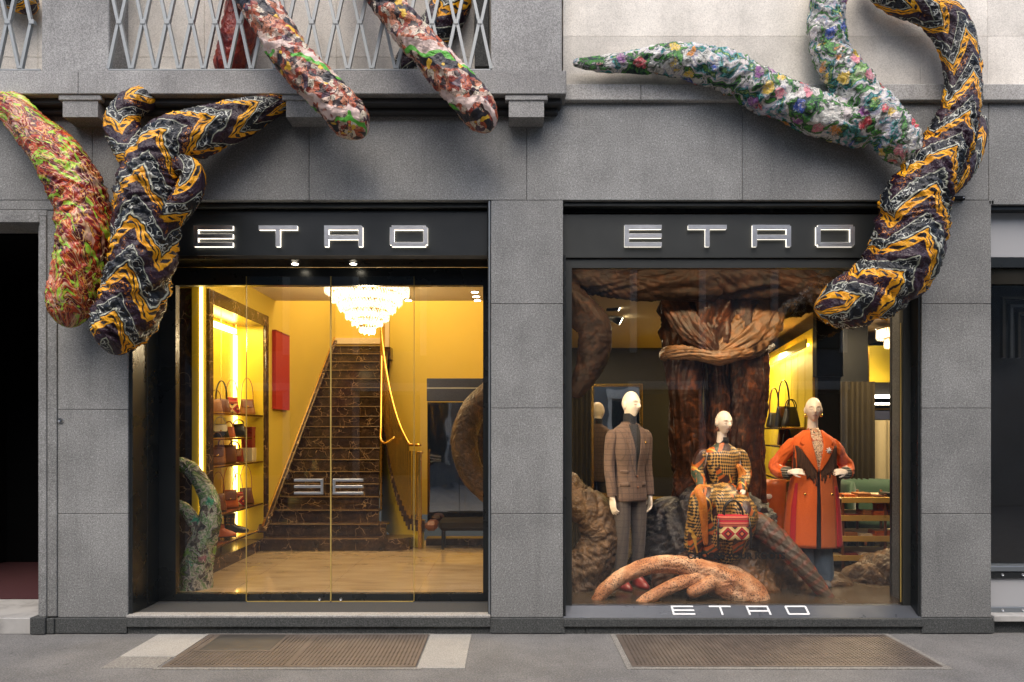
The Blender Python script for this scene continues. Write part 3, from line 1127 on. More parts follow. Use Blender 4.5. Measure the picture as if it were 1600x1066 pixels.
for a, b, hx in ((385, 516.5, (462, 507)), (517.5, 647, (522, 569))):
    dr = box('glass_door', 'glass', PX(a, DD) + .004, PX(b, DD) - .004, DD, DD + .0005, PZ(939, DD), PZ(432, DD), entrance)
    ed = MB()
    for e in (a, b):
        ed.box(PX(e, DD) - .0028, PX(e, DD) + .0028, DD - .006, DD + .006, PZ(939, DD), PZ(432, DD))
    ed.box(PX(a, DD) + .005, PX(b, DD) - .005, DD - .005, DD + .005, PZ(941, DD), PZ(939.2, DD))
    eo = ed.build('glass_edge', 'glass_edge', None)
    eo.parent = dr
    x0, x1 = PX(hx[0], DD), PX(hx[1], DD)
    z0, z1 = PZ(772, DD), PZ(748, DD)
    h, t = z1 - z0, .022
    hb = stroke_mesh('E', x1 - x0, h, t, -.05, -.025, 0, .002)
    if a < 500:
        hb.v = [(x1 - x0 - p[0], p[1], p[2]) for p in hb.v]
        hb.f = [f[::-1] for f in hb.f]
        hb.uv = [u[::-1] for u in hb.uv]
    for q in (h * .05, h * .9):
        xx = (x1 - x0) * (.85 if a < 500 else .12)
        hb.box(xx, xx + .02, -.025, 0, q, q + .012)
    hb.xform(Matrix.Translation((x0, DD, z0)))
    ho = hb.build('door_handle', 'steel', None)
    ho.parent = dr
    lk = MB().lathe([(.012, -.006), (.012, .0)], (PX(500 if a < 500 else 533, DD), DD - .008, PZ(936, DD)), 10, 'y')
    lo = lk.build('door_lock', 'steel', None)
    lo.parent = dr

sign_l = thing('shop_sign', 'near black shop sign with halo lit letters above the glass entrance doors', 'sign', (PX(487, .1), .1, ZS), 'signs over the shop openings')
box('sign_panel', 'sign_black', L0 + .031, L1 - .03, 0.1, 0.2, ZS + .003, PZ(329, .1), sign_l, .003)
shop_letters(sign_l, (('E', 305, 366), ('T', 406, 466), ('R', 508, 568), ('O', 610, 669)), 354, 387, .1, .038, ('steel', 'halo'), .024)
# small name on the black jamb
jt = MB()
for ch, a in (('E', .235), ('T', .285), ('R', .335), ('O', .385)):
    s = stroke_mesh(ch, .036, .024, .005, 0, .0015)
    s.xform(Matrix.Translation((L0 + .030, a, PZ(702, .3))) @ Matrix.Rotation(radians(90), 4, 'Z'))
    jt.add(s.v, s.f)
jt.build('jamb_lettering', 'steel_dark', entrance)

# ------------------------------------------------------------------ right shopfront: the display window
R0, R1 = PX(880, 0), PX(1440, 0)
WD = 0.15
shopwin = thing('display_window', 'large black framed display window with mannequins behind the glass', 'shop window', ((R0 + R1) / 2, WD, PZ(965, 0)))
W0, W1 = PX(893, WD), PX(1408, WD)
fr = MB()
fr.box(R0 + .002, W0, WD - .03, WD + .03, PZ(945, WD), PZ(403, .1) - .004)
fr.box(W1, R1 - .002, WD - .03, WD + .03, PZ(945, WD), PZ(403, .1) - .004)
fr.box(W0, W1, WD - .03, WD + .03, PZ(420, WD), PZ(403, .1) - .004)
fr.build('window_frame', 'sign_metal', shopwin)
box('jamb_panel', 'black_metal', R1 - .022, R1 - .003, .012, WD - .031, PZ(965, 0), PZ(403, .1), shopwin, .002)
box('jamb_panel', 'black_metal', R0 + .003, R0 + .022, .012, WD - .031, PZ(965, 0), PZ(403, .1), shopwin, .002)
box('sign_reveal', 'black_metal', R0 + .004, R1 - .004, 0.14, 0.27, PZ(333, .14), zop - .002, shopwin)
box('sign_trim', 'sign_metal', R0 + .004, R1 - .004, 0.035, 0.10, PZ(324, .06), PZ(318, .06), shopwin, .006)
box('window_pane', 'glass', W0 + .002, W1 - .002, WD, WD + .0005, PZ(945, WD) + .002, PZ(420, WD) - .002, shopwin)
box('pane_joint', 'glass_edge', PX(1407, WD) - .006, PX(1407, WD), WD - .012, WD - .004, PZ(940, WD), PZ(505, WD), shopwin)
sill = MB()
zs0, zs1 = PZ(965, 0) - .002, PZ(945, WD)
sill.poly([(R0 + .003, -.003, zs0), (R0 + .003, WD - .031, zs1), (R0 + .003, WD + .03, zs1), (R0 + .003, WD + .03, zs0 - .03), (R0 + .003, -.003, zs0 - .0)], (R1 - R0 - .006, 0, 0))
sill.build('window_sill', 'sill', shopwin)
sl = Vector((0, WD - .031 + .003, zs1 - zs0)).normalized()
for ch, a, b in (('E', 1050, 1085), ('T', 1110, 1144), ('R', 1168, 1203), ('O', 1229, 1263)):
    w = PX(b, .06) - PX(a, .06)
    s = stroke_mesh(ch, w, .105, .016, -.006, .001)
    s.v = [(PX(a, .06) + p[0], -.003 + sl.y * (p[2] + .030) - sl.z * (-p[1]) * 1, zs0 + sl.z * (p[2] + .030) + sl.y * (-p[1])) for p in s.v]
    s.build('sill_letter', 'print_white', shopwin)


def text_mesh(txt, size, extrude, offset=0.0, shear=0.0):
    cu = bpy.data.curves.new('text', 'FONT')
    cu.body, cu.size, cu.extrude, cu.offset, cu.shear = txt, size, extrude, offset, shear
    cu.align_x = 'LEFT'
    o = link(bpy.data.objects.new('text', cu))
    dg = bpy.context.evaluated_depsgraph_get()
    me = bpy.data.meshes.new_from_object(o.evaluated_get(dg))
    bpy.data.objects.remove(o)
    return me


tm = text_mesh('CHOOSE YOUR ROOTS', .092, .0004, .0045)
xs = [v.co.x for v in tm.vertices]
k = (PX(1227, WD) - PX(1074, WD)) / (max(xs) - min(xs))
for v in tm.vertices:
    v.co = Vector((PX(1074, WD) + (v.co.x - min(xs)) * k, WD - .0015 - v.co.z, PZ(873, WD) + v.co.y * .80))
tm.materials.clear()
tm.materials.append(MT['print_black'])
to = link(bpy.data.objects.new('window_lettering', tm))
to.parent = shopwin
to.matrix_parent_inverse = BASE[shopwin].inverted()

sign_r = thing('shop_sign', 'dark grey shop sign with steel letters above the display window', 'sign', (PX(1154, .1), .1, PZ(403, .1)), 'signs over the shop openings')
box('sign_panel', 'sign_metal', R0 + .004, R1 - .004, 0.1, 0.2, PZ(403, .1), PZ(335, .1), sign_r, .003)
shop_letters(sign_r, (('E', 975, 1033), ('T', 1074, 1134), ('R', 1174, 1234), ('O', 1273, 1333)), 353, 387, .1, .038, ('steel', 'halo_cool'), .022)

# ------------------------------------------------------------------ the neighbours at both edges of the photo
nb = thing('neighbour_window', 'dark neighbouring shop window with a grey blind at the right edge', 'shop window', (PX(1620, .2), .2, .1))
N0, N1 = PX(1549, 0) + .004, PX(1900, 0)
box('head_beam', 'black_metal', N0, N1, .03, .26, PZ(326, 0), PZ(320, 0) - .003, nb)
box('roller_blind', 'blind', N0, N1, .12, .14, PZ(402, .12), PZ(322, .12), nb)
box('window_frame', 'black_metal', N0, N1, .10, .24, PZ(418, .1), PZ(402, .1) - .003, nb)
box('window_frame', 'bronze', N0, N1, .14, .24, PZ(444, .14), PZ(420, .14), nb)
box('window_pane', 'glass', N0, N1, .17, .172, PZ(882, .17), PZ(446, .17), nb)
box('dark_backing', 'teal_dark', N0 - .1, N1, .50, .52, .3, 3.0, nb)
for i in range(3):
    pf = MB()
    q = 12 * i
    for a, b, c, d in ((1562 + q, 1566 + q, 465 + q, 560), (1566 + q, 1640, 465 + q, 469 + q)):
        pf.box(PX(a, .4), PX(b, .4), .36, .40, PZ(d, .4), PZ(c, .4))
    pf.build('picture_frame', ('bronze', 'sign_metal', 'bronze')[i], nb)
box('kick_rail', 'steel_dark', N0, N1, .07, .2, PZ(892, .1), PZ(884, .1), nb, .003)
box('kick_rail', 'black_metal', N0, N1, .08, .2, PZ(903, .1), PZ(893, .1), nb, .003)
box('kick_panel', 'blind', N0, N1, .10, .2, PZ(948, .1), PZ(904, .1), nb)
box('kick_rail', 'steel_dark', N0, N1, .08, .2, PZ(958, .1), PZ(948, .1), nb, .003)
for px in (1566, 1598, 1630):
    for py in (898, 953):
        MB().lathe([(.010, -.008), (.010, 0)], (PX(px, .08), .08, PZ(py, .08)), 10, 'y').build('bolt', 'steel', nb)
box('marble_ledge', 'pale_marble', N0, N1, -.03, .2, PZ(970, 0), PZ(961, 0), nb, .003)
box('ledge_base', 'granite_dark', N0, N1, .03, .2, 0, PZ(971, 0), nb)

hall = thing('dark_doorway', 'black open doorway with pale marble threshold at the left edge', 'doorway', (PX(10, 0), .1, .1))
H0, H1 = PX(-420, 0), PX(57, 0)
box('threshold', 'pale_marble', H0, H1 + .01, -.02, .62, .001, .135, hall, .004)
box('carpet', 'carpet_red', H0, H1 - .05, .63, 2.4, .12, .14, hall)
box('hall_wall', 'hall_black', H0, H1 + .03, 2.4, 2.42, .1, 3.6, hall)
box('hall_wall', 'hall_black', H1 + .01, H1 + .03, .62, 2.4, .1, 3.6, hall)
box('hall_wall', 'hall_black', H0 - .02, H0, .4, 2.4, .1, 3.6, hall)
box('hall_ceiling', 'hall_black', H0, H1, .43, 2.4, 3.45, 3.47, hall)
dl_ = box('door_leaf', 'black_metal', H1 - .50, H1 - .42, .80, .86, .14, 3.3, hall, .01)
box('door_leaf', 'black_metal', H1 - .08, H1 - .02, .80, .86, .14, 3.3, hall, .01)
box('door_rail', 'black_metal', H1 - .419, H1 - .081, .81, .85, .14, .30, hall, .006)
MB().rod([(H1 - .39, .76, .95), (H1 - .39, .76, 1.75)], .014, 10).build('pull_handle', 'steel_dark', hall)

# little fixtures
ch = thing('cable_bracket', 'small black metal cable bracket on the right pier beside the zigzag root', 'bracket', (PX(1494, 0), 0, PZ(311, 0)))
box('plate', 'black', PX(1484, 0), PX(1505, 0), -.03, -.001, PZ(314, 0), PZ(308, 0), ch, .003)
MB().lathe([(.006, -.012), (.006, 0)], (PX(1501, 0), -.030, PZ(311, 0)), 10, 'y').build('screw', 'steel', ch)
bell = thing('door_bell', 'small round metal bell push on the left granite pier', 'bell', (PX(95, 0), 0, PZ(657, 0)))
MB().lathe([(.026, -.001), (.026, -.006), (.020, -.014)][::-1], (PX(95, 0), 0, PZ(657, 0)), 20, 'y').build('bezel', 'steel', bell)
MB().lathe([(.011, -.020), (.012, -.014)], (PX(95, 0), 0, PZ(657, 0)), 16, 'y').build('button', 'steel_dark', bell)

# ------------------------------------------------------------------ pavement gratings and slabs
def sheet(name, mat, x0, x1, y0, y1, z0, z1, **kw):
    o = MB().box(x0, x1, y0, y1, z0, z1, .002).build(name, mat)
    return tag(o, **kw)


sheet('paving_slab', 'white_slab', -2.93, -2.515, -.60, -.045, -.05, .008, label='pale stone paving slab left of the left pavement grating', cat='slab')
sheet('paving_slab', 'white_slab', -.675, -.335, -.85, -.045, -.05, .008, label='pale stone paving slab right of the left pavement grating', cat='slab')
sheet('concrete_patch', 'concrete', -2.93, -2.535, -.84, -.603, -.05, .005, label='small concrete patch in front of the left pale slab', cat='patch')


def grating(x0, x1, y0, y1, label, mat, border, split=None, plate=None, pitch=.030):
    g = thing('pavement_grating', label, 'grating', ((x0 + x1) / 2, (y0 + y1) / 2, 0), 'gratings in the pavement')
    z = .006
    bd = MB()
    b = .045
    bd.box(x0 - b, x1 + b, y0 - b, y0 - .001, -.04, z)
    bd.box(x0 - b, x1 + b, y1 + .001, y1 + b * .7, -.04, z)
    if border:
        bd.box(x0 - b, x0 - .001, y0, y1, -.04, z)
        bd.box(x1 + .001, x1 + b, y0, y1, -.04, z)
    bd.build('concrete_border', 'concrete', g)
    box('pit', 'pit', x0, x1, y0, y1, .0005, .0015, g)
    fm = MB()
    f = .022
    fm.box(x0, x1, y0, y0 + f, .002, .010)
    fm.box(x0, x1, y1 - f, y1, .002, .010)
    fm.box(x0, x0 + f, y0 + f, y1 - f, .002, .010)
    fm.box(x1 - f, x1, y0 + f, y1 - f, .002, .010)
    if split:
        fm.box(split - .012, split + .012, y0 + f, y1 - f, .002, .0098)
    fm.build('grating_frame', mat, g)
    gr = MB()
    x = x0 + f
    while x < x1 - f:
        gr.box(x, x + pitch * .52, y0 + f, y1 - f, .002, .0088)
        x += pitch
    y = y0 + f
    while y < y1 - f:
        gr.box(x0 + f, x1 - f, y, y + pitch * .50, .002, .0080)
        y += pitch
    gr.build('grid_bars', mat, g, kind='stuff')
    if plate:
        a, b_, c, d = plate
        box('cover_plate', 'grate_dark', a, b_, c, d, .009, .0125, g, .001)
        fr = MB()
        for p in ((a - .03, b_ + .03, c - .03, c - .002), (a - .03, a - .002, c, d), (b_ + .002, b_ + .03, c, d)):
            fr.box(p[0], p[1], p[2], p[3], .009, .0115)
        fr.build('plate_rim', mat, g)
    return g


grating(-2.50, -.69, -.83, -.05, 'rusty steel pavement grating with a solid cover plate in front of the entrance', 'grate', False, -1.62, (-2.40, -1.86, -.46, -.07))
grating(.86, 3.08, -.82, -.055, 'long rusty steel pavement grating with a pale concrete border below the display window', 'grate', True)

# ------------------------------------------------------------------ the building across the street (seen in the panes)
opp = thing('opposite_building', 'grey stone building across the street, seen as a dim reflection in the panes', 'building', (0, -10.5, 0))
box('wall', 'granite', -16, 16, -11, -10.5, -.1, 9.0, opp)
for i in range(9):
    for j in range(3):
        x, z = -14 + i * 3.4, .6 + j * 3.1
        wo = box('window', 'teal_dark', x, x + 1.5, -10.5, -10.46, z, z + 2.0, opp)
        box('window_frame', 'beige_stone', x - .16, x - .002, -10.5, -10.40, z - .1, z + 2.1, opp)
        box('window_frame', 'beige_stone', x + 1.502, x + 1.66, -10.5, -10.40, z - .1, z + 2.1, opp)
        box('window_lintel', 'beige_stone', x - .2, x + 1.7, -10.5, -10.36, z + 2.101, z + 2.3, opp)

# ------------------------------------------------------------------ cloth wrapped roots on the facade
def root(name, label, mat, pts, parent=None, cat='root', nu=80, ds=0.011, group='cloth wrapped roots on the facade', **kw):
    """pts: (px, py, depth, radius in photo pixels); the first point is the base"""
    P3 = [P(a, b, d) for a, b, d, r in pts]
    R3 = [r * (D + d) / F for a, b, d, r in pts]
    mb = wrapped(MB(), P3, R3, nu=nu, ds=ds, **kw)
    if parent is None:
        o = mb.build(name, mat)
        return tag(o, label, cat, group)
    return mb.build(name, mat, parent)


root('fabric_root', 'thick maroon and lime paisley root hanging down over the left pier', 'paisley',
     [(-4, 160, -.13, 14), (22, 172, -.16, 24), (62, 212, -.20, 30), (102, 262, -.24, 36), (128, 318, -.26, 39), (136, 375, -.27, 39),
      (124, 432, -.26, 37), (110, 480, -.24, 32), (104, 512, -.22, 14)], seed=1.3, fold=.07, lump=.07, tip0=False, helix=4.0, axial=.7)

zz = thing('fabric_root', 'black and orange zigzag silk root with a loop, hanging left of the entrance sign', 'root', P(240, 180, 0), 'cloth wrapped roots on the facade')
root('main_limb', '', 'ikat', [(452, 160, -.10, 10), (425, 166, -.14, 16), (372, 186, -.20, 27), (318, 206, -.25, 32), (268, 226, -.29, 36), (244, 262, -.31, 40),
      (233, 310, -.32, 46), (226, 372, -.32, 44), (218, 430, -.31, 45), (202, 480, -.29, 43), (186, 520, -.27, 39), (176, 554, -.25, 18)], zz, seed=5.1, fold=.085, lump=.08, axial=.7)
root('side_limb', '', 'ikat', [(242, 152, -.12, 16), (206, 164, -.16, 20), (190, 194, -.20, 23), (204, 232, -.23, 26), (228, 262, -.27, 28), (240, 290, -.29, 22)], zz, seed=9.2, fold=.08, nu=64, helix=6)
root('loop_limb', '', 'ikat', [(244, 262, -.28, 22), (282, 262, -.32, 22), (300, 274, -.34, 19), (294, 304, -.34, 20), (262, 332, -.33, 25), (234, 364, -.33, 26)], zz, seed=14.4, fold=.08, nu=64, helix=6)

root('fabric_root', 'rust, cream and green printed root draped over the middle of the balcony railing', 'scaly',
     [(352, -95, -.05, 24), (378, -42, -.34, 26), (408, 14, -.42, 27), (446, 74, -.43, 28), (486, 122, -.42, 29), (524, 162, -.40, 29), (552, 192, -.37, 27), (570, 214, -.34, 14)], seed=21.7, fold=.09, nu=72)
root('fabric_root', 'rust, cream and green printed root draped over the railing beside the right balcony pier', 'scaly',
     [(545, -95, -.05, 22), (578, -40, -.34, 23), (612, 14, -.42, 23), (652, 62, -.43, 25), (690, 106, -.42, 27), (722, 142, -.40, 28), (750, 176, -.37, 27), (767, 206, -.34, 13)], seed=27.9, fold=.09, nu=72)
root('fabric_root', 'red printed root standing behind the balcony railing', 'red_silk',
     [(392, -60, .0, 20), (382, 0, .0, 24), (374, 45, .0, 25), (362, 85, .01, 22), (350, 120, .02, 20)], seed=31.0, nu=56, ds=.016)
root('fabric_root', 'black silk root with golden print bending behind the balcony railing on the right', 'ikat',
     [(712, -60, .0, 26), (706, 0, .0, 28), (690, 36, .0, 27), (664, 66, .0, 24), (642, 92, .01, 20), (628, 122, .02, 16)], seed=37.0, nu=56, ds=.016)
root('fabric_root', 'dark printed root end hanging behind the railing at the upper left corner', 'ikat',
     [(-14, -40, .0, 20), (14, -14, .0, 22), (34, 0, .0, 20), (58, 6, .0, 14)], seed=41.0, nu=48, ds=.016)

root('fabric_root', 'long floral root reaching left along the stone cornice to a thin tip', 'floral',
     [(1372, 208, -.13, 22), (1340, 198, -.16, 27), (1290, 182, -.16, 28), (1240, 164, -.16, 28), (1190, 141, -.15, 28), (1140, 114, -.15, 27), (1090, 99, -.14, 25), (1040, 93, -.13, 21), (990, 97, -.11, 15), (940, 100, -.10, 11), (895, 98, -.09, 5)],
     seed=44.4, fold=.10, nu=72)
root('fabric_root', 'floral root coming down from the upper wall to the fork of the zigzag root', 'floral',
     [(1304, -60, -.15, 24), (1295, 0, -.16, 24), (1292, 50, -.17, 25), (1306, 96, -.19, 26), (1338, 142, -.21, 28), (1374, 186, -.23, 29), (1408, 224, -.24, 28), (1436, 254, -.24, 18)], seed=52.6, fold=.11, nu=72)
root('fabric_root', 'black and orange zigzag silk root curving down across the corner of the display window', 'ikat',
     [(1352, -50, -.14, 20), (1392, -10, -.15, 22), (1440, 8, -.17, 23), (1480, 36, -.18, 24), (1500, 84, -.19, 24), (1505, 132, -.20, 24), (1497, 178, -.22, 28), (1482, 222, -.24, 35), (1454, 268, -.27, 40),
      (1430, 318, -.29, 46), (1420, 366, -.30, 48), (1406, 412, -.31, 50), (1378, 446, -.31, 47), (1340, 466, -.31, 42), (1302, 478, -.30, 34), (1272, 482, -.28, 14)], seed=61.3, fold=.085, lump=.07, axial=.7, nu=88)
root('root_knot', '', 'ikat', [(1470, 300, -.22, 18), (1500, 262, -.22, 22), (1522, 214, -.20, 17), (1526, 180, -.17, 10)], None, seed=66.0, nu=48)
for o in list(bpy.data.objects):
    if o.name == 'root_knot':
        zr = [q for q in bpy.data.objects if q.get('label', '').startswith('black and orange zigzag silk root curving')][0]
        for k in ('label', 'category', 'group'):
            if k in o: del o[k]
        o.parent = zr

# ------------------------------------------------------------------ mannequins
MT['skin'] = plain('mannequin_ivory', (0.80, 0.68, 0.53), 0.5, 0, 0.05, 8)
MT['skin_pale'] = plain('mannequin_pale', (0.80, 0.67, 0.54), 0.5, 0, 0.05, 8)


FACE = []


def paint_face(parent, lid, lips):
    for nm, mb_ in FACE:
        mb_.build(nm, lips if nm == 'lips' else lid, parent, local=True)


def head_geo(mb, c, yaw=0.0, pitch=0.0, s=1.0, male=False):
    """a mannequin head: skull, brow, eye sockets, nose, lips, chin, ears"""
    def g(x, m, w):
        return math.exp(-((x - m) / w) ** 2)

    def fn(p):
        x, y, z = p
        f = max(0.0, -y / .096)                              # towards the face (-y)
        j = min(1.0, max(0.0, (-z + .01) / .115))
        w = 1 - (.30 if male else .38) * j ** 1.3
        x *= w
        if y < 0:
            y *= 1 - .10 * j
        else:
            y *= 1 - .55 * j ** 1.2
        ff = f ** 2
        y -= .004 * g(z, .030, .016) * ff * (1.4 if male else 1)             # brow
        for sx in (-1, 1):
            y += .011 * g(z, .008, .014) * g(x, sx * .030, .015) * f         # sockets
            y -= .006 * g(z, .004, .008) * g(x, sx * .030, .012) * f         # lids
            y -= .007 * g(z, -.022, .018) * g(x, sx * .040, .016) * f        # cheek
        y -= .030 * g(x, 0, .0105) * g(z, -.020, .015) * f                   # nose tip
        y -= .017 * g(x, 0, .008) * g(z, .002, .018) * f
        y += .004 * g(x, 0, .012) * g(z, -.039, .006) * f
        y -= .013 * g(x, 0, .019) * g(z, -.049, .006) * f                    # lips
        y -= .013 * g(x, 0, .016) * g(z, -.061, .006) * f
        y += .012 * g(x, 0, .022) * g(z, -.055, .0035) * f
        y -= .014 * g(x, 0, .022) * g(z, -.088, .016) * f                    # chin
        return Vector((x, y, z))
    M = Matrix.Translation(c) @ Matrix.Rotation(yaw, 4, 'Z') @ Matrix.Rotation(pitch, 4, 'X') @ Matrix.Scale(s, 4)

    def on_face(x, z):
        q = max(0.0, 1 - (x / .074) ** 2 - (z / .116) ** 2)
        return fn(Vector((x, -.096 * sqrt(q), z)))

    def stroke(pts, hh):
        m_ = MB()
        n_ = len(pts)
        vs, fs = [], []
        for k_i, (x, z) in enumerate(pts):
            h_ = hh * max(.15, sin(pi * (k_i + .3) / (n_ - .4)))
            for dz in (-h_, 0, h_):
                p = on_face(x, z + dz)
                vs.append(M @ Vector((p.x, p.y - .0035, p.z)))
        for k_i in range(n_ - 1):
            for r_ in range(2):
                fs.append((k_i * 3 + r_, (k_i + 1) * 3 + r_, (k_i + 1) * 3 + r_ + 1, k_i * 3 + r_ + 1))
        m_.add(vs, fs, True)
        return m_
    FACE[:] = [('eyelid', stroke([(sx * (.018 + .030 * q / 6), .001 - .0025 * sin(pi * q / 6)) for q in range(7)], .0032)) for sx in (-1, 1)]
    FACE.extend([('eyebrow', stroke([(sx * (.014 + .038 * q / 6), .024 + .006 * sin(pi * q / 6)) for q in range(7)], .0030)) for sx in (-1, 1)])
    FACE.append(('lips', stroke([(-.025 + .050 * q / 8, -.055 - .001 * cos(pi * q / 4)) for q in range(9)], .0085 if not male else .006)))
    t = MB()
    t.ball((0, 0, 0), .074, .096, .116, 40, fn)
    for sx in (-1, 1):
        t.ball((sx * .073, .012, -.004), .010, .018, .031, 8)
    t.xform(Matrix.Translation(c) @ Matrix.Rotation(yaw, 4, 'Z') @ Matrix.Rotation(pitch, 4, 'X') @ Matrix.Scale(s, 4))
    mb.add(t.v, t.f, True)


def hand_geo(mb, wrist, direc, palm_n, thumb_side=1, curl=0.35, s=1.0, spread=0.10):
    """palm, four unequal bent fingers and a thumb; direc = wrist to knuckles, palm_n = where the palm faces"""
    d = Vector(direc).normalized()
    n = Vector(palm_n)
    n = (n - d * n.dot(d)).normalized()
    sd = d.cross(n) * thumb_side
    w = Vector(wrist)
    L = .088 * s
    # palm as a flattened loft of rods
    for q, (a, r) in enumerate(((-.030, .0125), (-.010, .0140), (.011, .0140), (.030, .0130))):
        mb.rod([w + sd * a * .62 * s, w + d * L * .5 + sd * a * s, w + d * L + sd * a * s], [r * s * 1.05, r * s, r * s * .82], 8)
    for q, (a, ln) in enumerate(((.030, .070), (.010, .080), (-.011, .074), (-.031, .058))):
        p = w + d * L * .97 + sd * a * s
        pts, rr = [p], [.0098 * s]
        ang = 0
        for seg, (k, r) in enumerate(((.45, .0092), (.32, .0082), (.23, .0064))):
            ang += curl * (1.0 + .25 * q) * (.8 if seg == 0 else 1.0)
            dd = d * cos(ang) + n * sin(ang) + sd * (spread * (1.2 - q) * .5)
            p = p + dd.normalized() * ln * k * s * 1.05
            pts.append(p)
            rr.append(r * s)
        mb.rod(pts, rr, 8)
    p = w + d * L * .22 + sd * .026 * s
    t1 = p + (d * .75 + sd * .6 + n * .30).normalized() * .040 * s
    t2 = t1 + (d * .95 + sd * .22 + n * .35).normalized() * .032 * s
    t3 = t2 + (d * 1.0 + n * .35).normalized() * .022 * s
    mb.rod([p, t1, t2, t3], [.014 * s, .0118 * s, .0098 * s, .0070 * s], 8)


def fuse(mb, name, mat, parent, voxel=.0042, smooth=2):
    """one continuous surface out of overlapping limbs"""
    o = mb.build(name, mat)
    r = o.modifiers.new('fuse', 'REMESH')
    r.mode = 'VOXEL'
    r.voxel_size = voxel
    r.use_smooth_shade = True
    sm = o.modifiers.new('soft', 'SMOOTH')
    sm.factor, sm.iterations = 0.5, smooth
    dg = bpy.context.evaluated_depsgraph_get()
    me = bpy.data.meshes.new_from_object(o.evaluated_get(dg))
    o.modifiers.clear()
    old = o.data
    o.data = me
    bpy.data.meshes.remove(old)
    me.name = name
    o.parent = parent
    return o


def limb(mb, pts, rad, n=20, **kw):
    """a sleeve, trouser leg or limb with soft folds"""
    path = catmull(pts, rad, .02)
    return wrapped(mb, pts, rad, nu=n * 2, ds=.014, fold=kw.get('fold', .035), lump=.03, seed=kw.get('seed', 1.0), tip0=kw.get('tip0', False), tip1=kw.get('tip1', False), cell=.1, helix=kw.get('helix', 3))


def surf_y(rings, x, z, e=2.0):
    """front surface (smallest y) of a loft at x, z"""
    rs = sorted(rings, key=lambda r: r[2])
    z = min(max(z, rs[0][2]), rs[-1][2])
    for a, b in zip(rs, rs[1:]):
        if a[2] <= z <= b[2]:
            t = (z - a[2]) / max(1e-6, b[2] - a[2])
            cx, cy, rx, ry = (a[i] + (b[i] - a[i]) * t for i in (0, 1, 3, 4))
            q = min(.97, abs((x - cx) / rx))
            return cy - ry * (1 - q ** e) ** (1 / e)
    return 0


def smooth_rings(rings, n=5):
    """Catmull-Rom through the rings so the garment reads as cloth, not as stacked rings"""
    out = []
    m = len(rings)
    for i in range(m - 1):
        p0, p1, p2, p3 = rings[max(i - 1, 0)], rings[i], rings[i + 1], rings[min(i + 2, m - 1)]
        for j in range(n):
            t = j / n
            b = (-t + 2 * t * t - t ** 3) / 2, (2 - 5 * t * t + 3 * t ** 3) / 2, (t + 4 * t * t - 3 * t ** 3) / 2, (-t * t + t ** 3) / 2
            r = [p0[k] * b[0] + p1[k] * b[1] + p2[k] * b[2] + p3[k] * b[3] for k in range(5)]
            r[2] = p1[2] + (p2[2] - p1[2]) * t
            out.append(tuple(r))
    out.append(rings[-1])
    return out


def patch(mb, rings, rows, eps=.006, thick=.005, ncol=8, e=2.0):
    """cloth laid on the front of a loft: rows of (z, x_left, x_right)"""
    full = []
    for (z0, a0, b0), (z1, a1, b1) in zip(rows, rows[1:]):
        k = max(2, int(abs(z1 - z0) / .02))
        for j in range(k):
            t = j / k
            full.append((z0 + (z1 - z0) * t, a0 + (a1 - a0) * t, b0 + (b1 - b0) * t))
    full.append(rows[-1])
    vs = []
    for lay in (eps + thick, eps * .0):
        for z, a, b in full:
            for c in range(ncol + 1):
                x = a + (b - a) * c / ncol
                vs.append((x, surf_y(rings, x, z, e) - lay, z))
    n, m = len(full), ncol + 1
    fs = []
    up = full[-1][0] > full[0][0]
    for i in range(n - 1):
        for c in range(ncol):
            q = (i * m + c, i * m + c + 1, (i + 1) * m + c + 1, (i + 1) * m + c)
            fs.append(q if up else q[::-1])
    o = n * m
    rim = [c for c in range(m)] + [i * m + ncol for i in range(1, n)] + [(n - 1) * m + c for c in range(ncol - 1, -1, -1)] + [i * m for i in range(n - 2, 0, -1)]
    for a, b in zip(rim, rim[1:] + rim[:1]):
        q = (a, a + o, b + o, b)
        fs.append(q if up else q[::-1])
    return mb.add(vs, fs, True)


def wool(name, a, b, line, sx, sz, rough=0.85, lw=0.16, line2=None):
    m = Mat(name)
    o = m.coord()
    x, y, z = m.sep(o)
    gx = m.math('FRACT', (x + y * .6) / sx)
    gz = m.math('FRACT', z / sz)
    n = m.noise(o, 260, 2, .7)
    c = m.mix(m.step(n, .35, .65), a, b)
    c = m.mix(m.band(gx, .4, .4 + lw, .04) * .55, c, line)
    c = m.mix(m.band(gz, .4, .4 + lw, .04) * .55, c, line)
    if line2:
        c = m.mix(m.band(m.math('FRACT', z / (sz * .25)), .2, .6, .1) * .35, c, line2)
    m.set(base=c, rough=rough, sheen=0.05)
    m.bump(m.noise(o, 180, 2, .7) + m.noise(o, 14, 3) * 1.6, .25, .006)
    return m.mat


MT['tweed'] = wool('brown_check_tweed', (0.090, 0.052, 0.034), (0.165, 0.100, 0.064), (0.040, 0.024, 0.018), .042, .050, line2=(.07, .045, .035))
MT['trouser'] = wool('dark_check_wool', (0.055, 0.043, 0.036), (0.095, 0.075, 0.060), (0.035, 0.026, 0.024), .05, .06)
MT['knit_black'] = wool('black_knit', (0.006, 0.0055, 0.0055), (0.014, 0.0125, 0.012), (0.010, 0.009, 0.009), .02, .008)
MT['orange_wool'] = wool('orange_wool', (0.52, 0.075, 0.004), (0.64, 0.115, 0.008), (0.56, 0.085, 0.006), 9, 9)
MT['rust_wool'] = wool('rust_wool', (0.34, 0.065, 0.008), (0.44, 0.095, 0.012), (0.38, 0.08, 0.01), 9, 9)
MT['red_wool'] = wool('red_wool', (0.38, 0.006, 0.012), (0.48, 0.014, 0.018), (0.42, 0.01, 0.015), 9, 9)
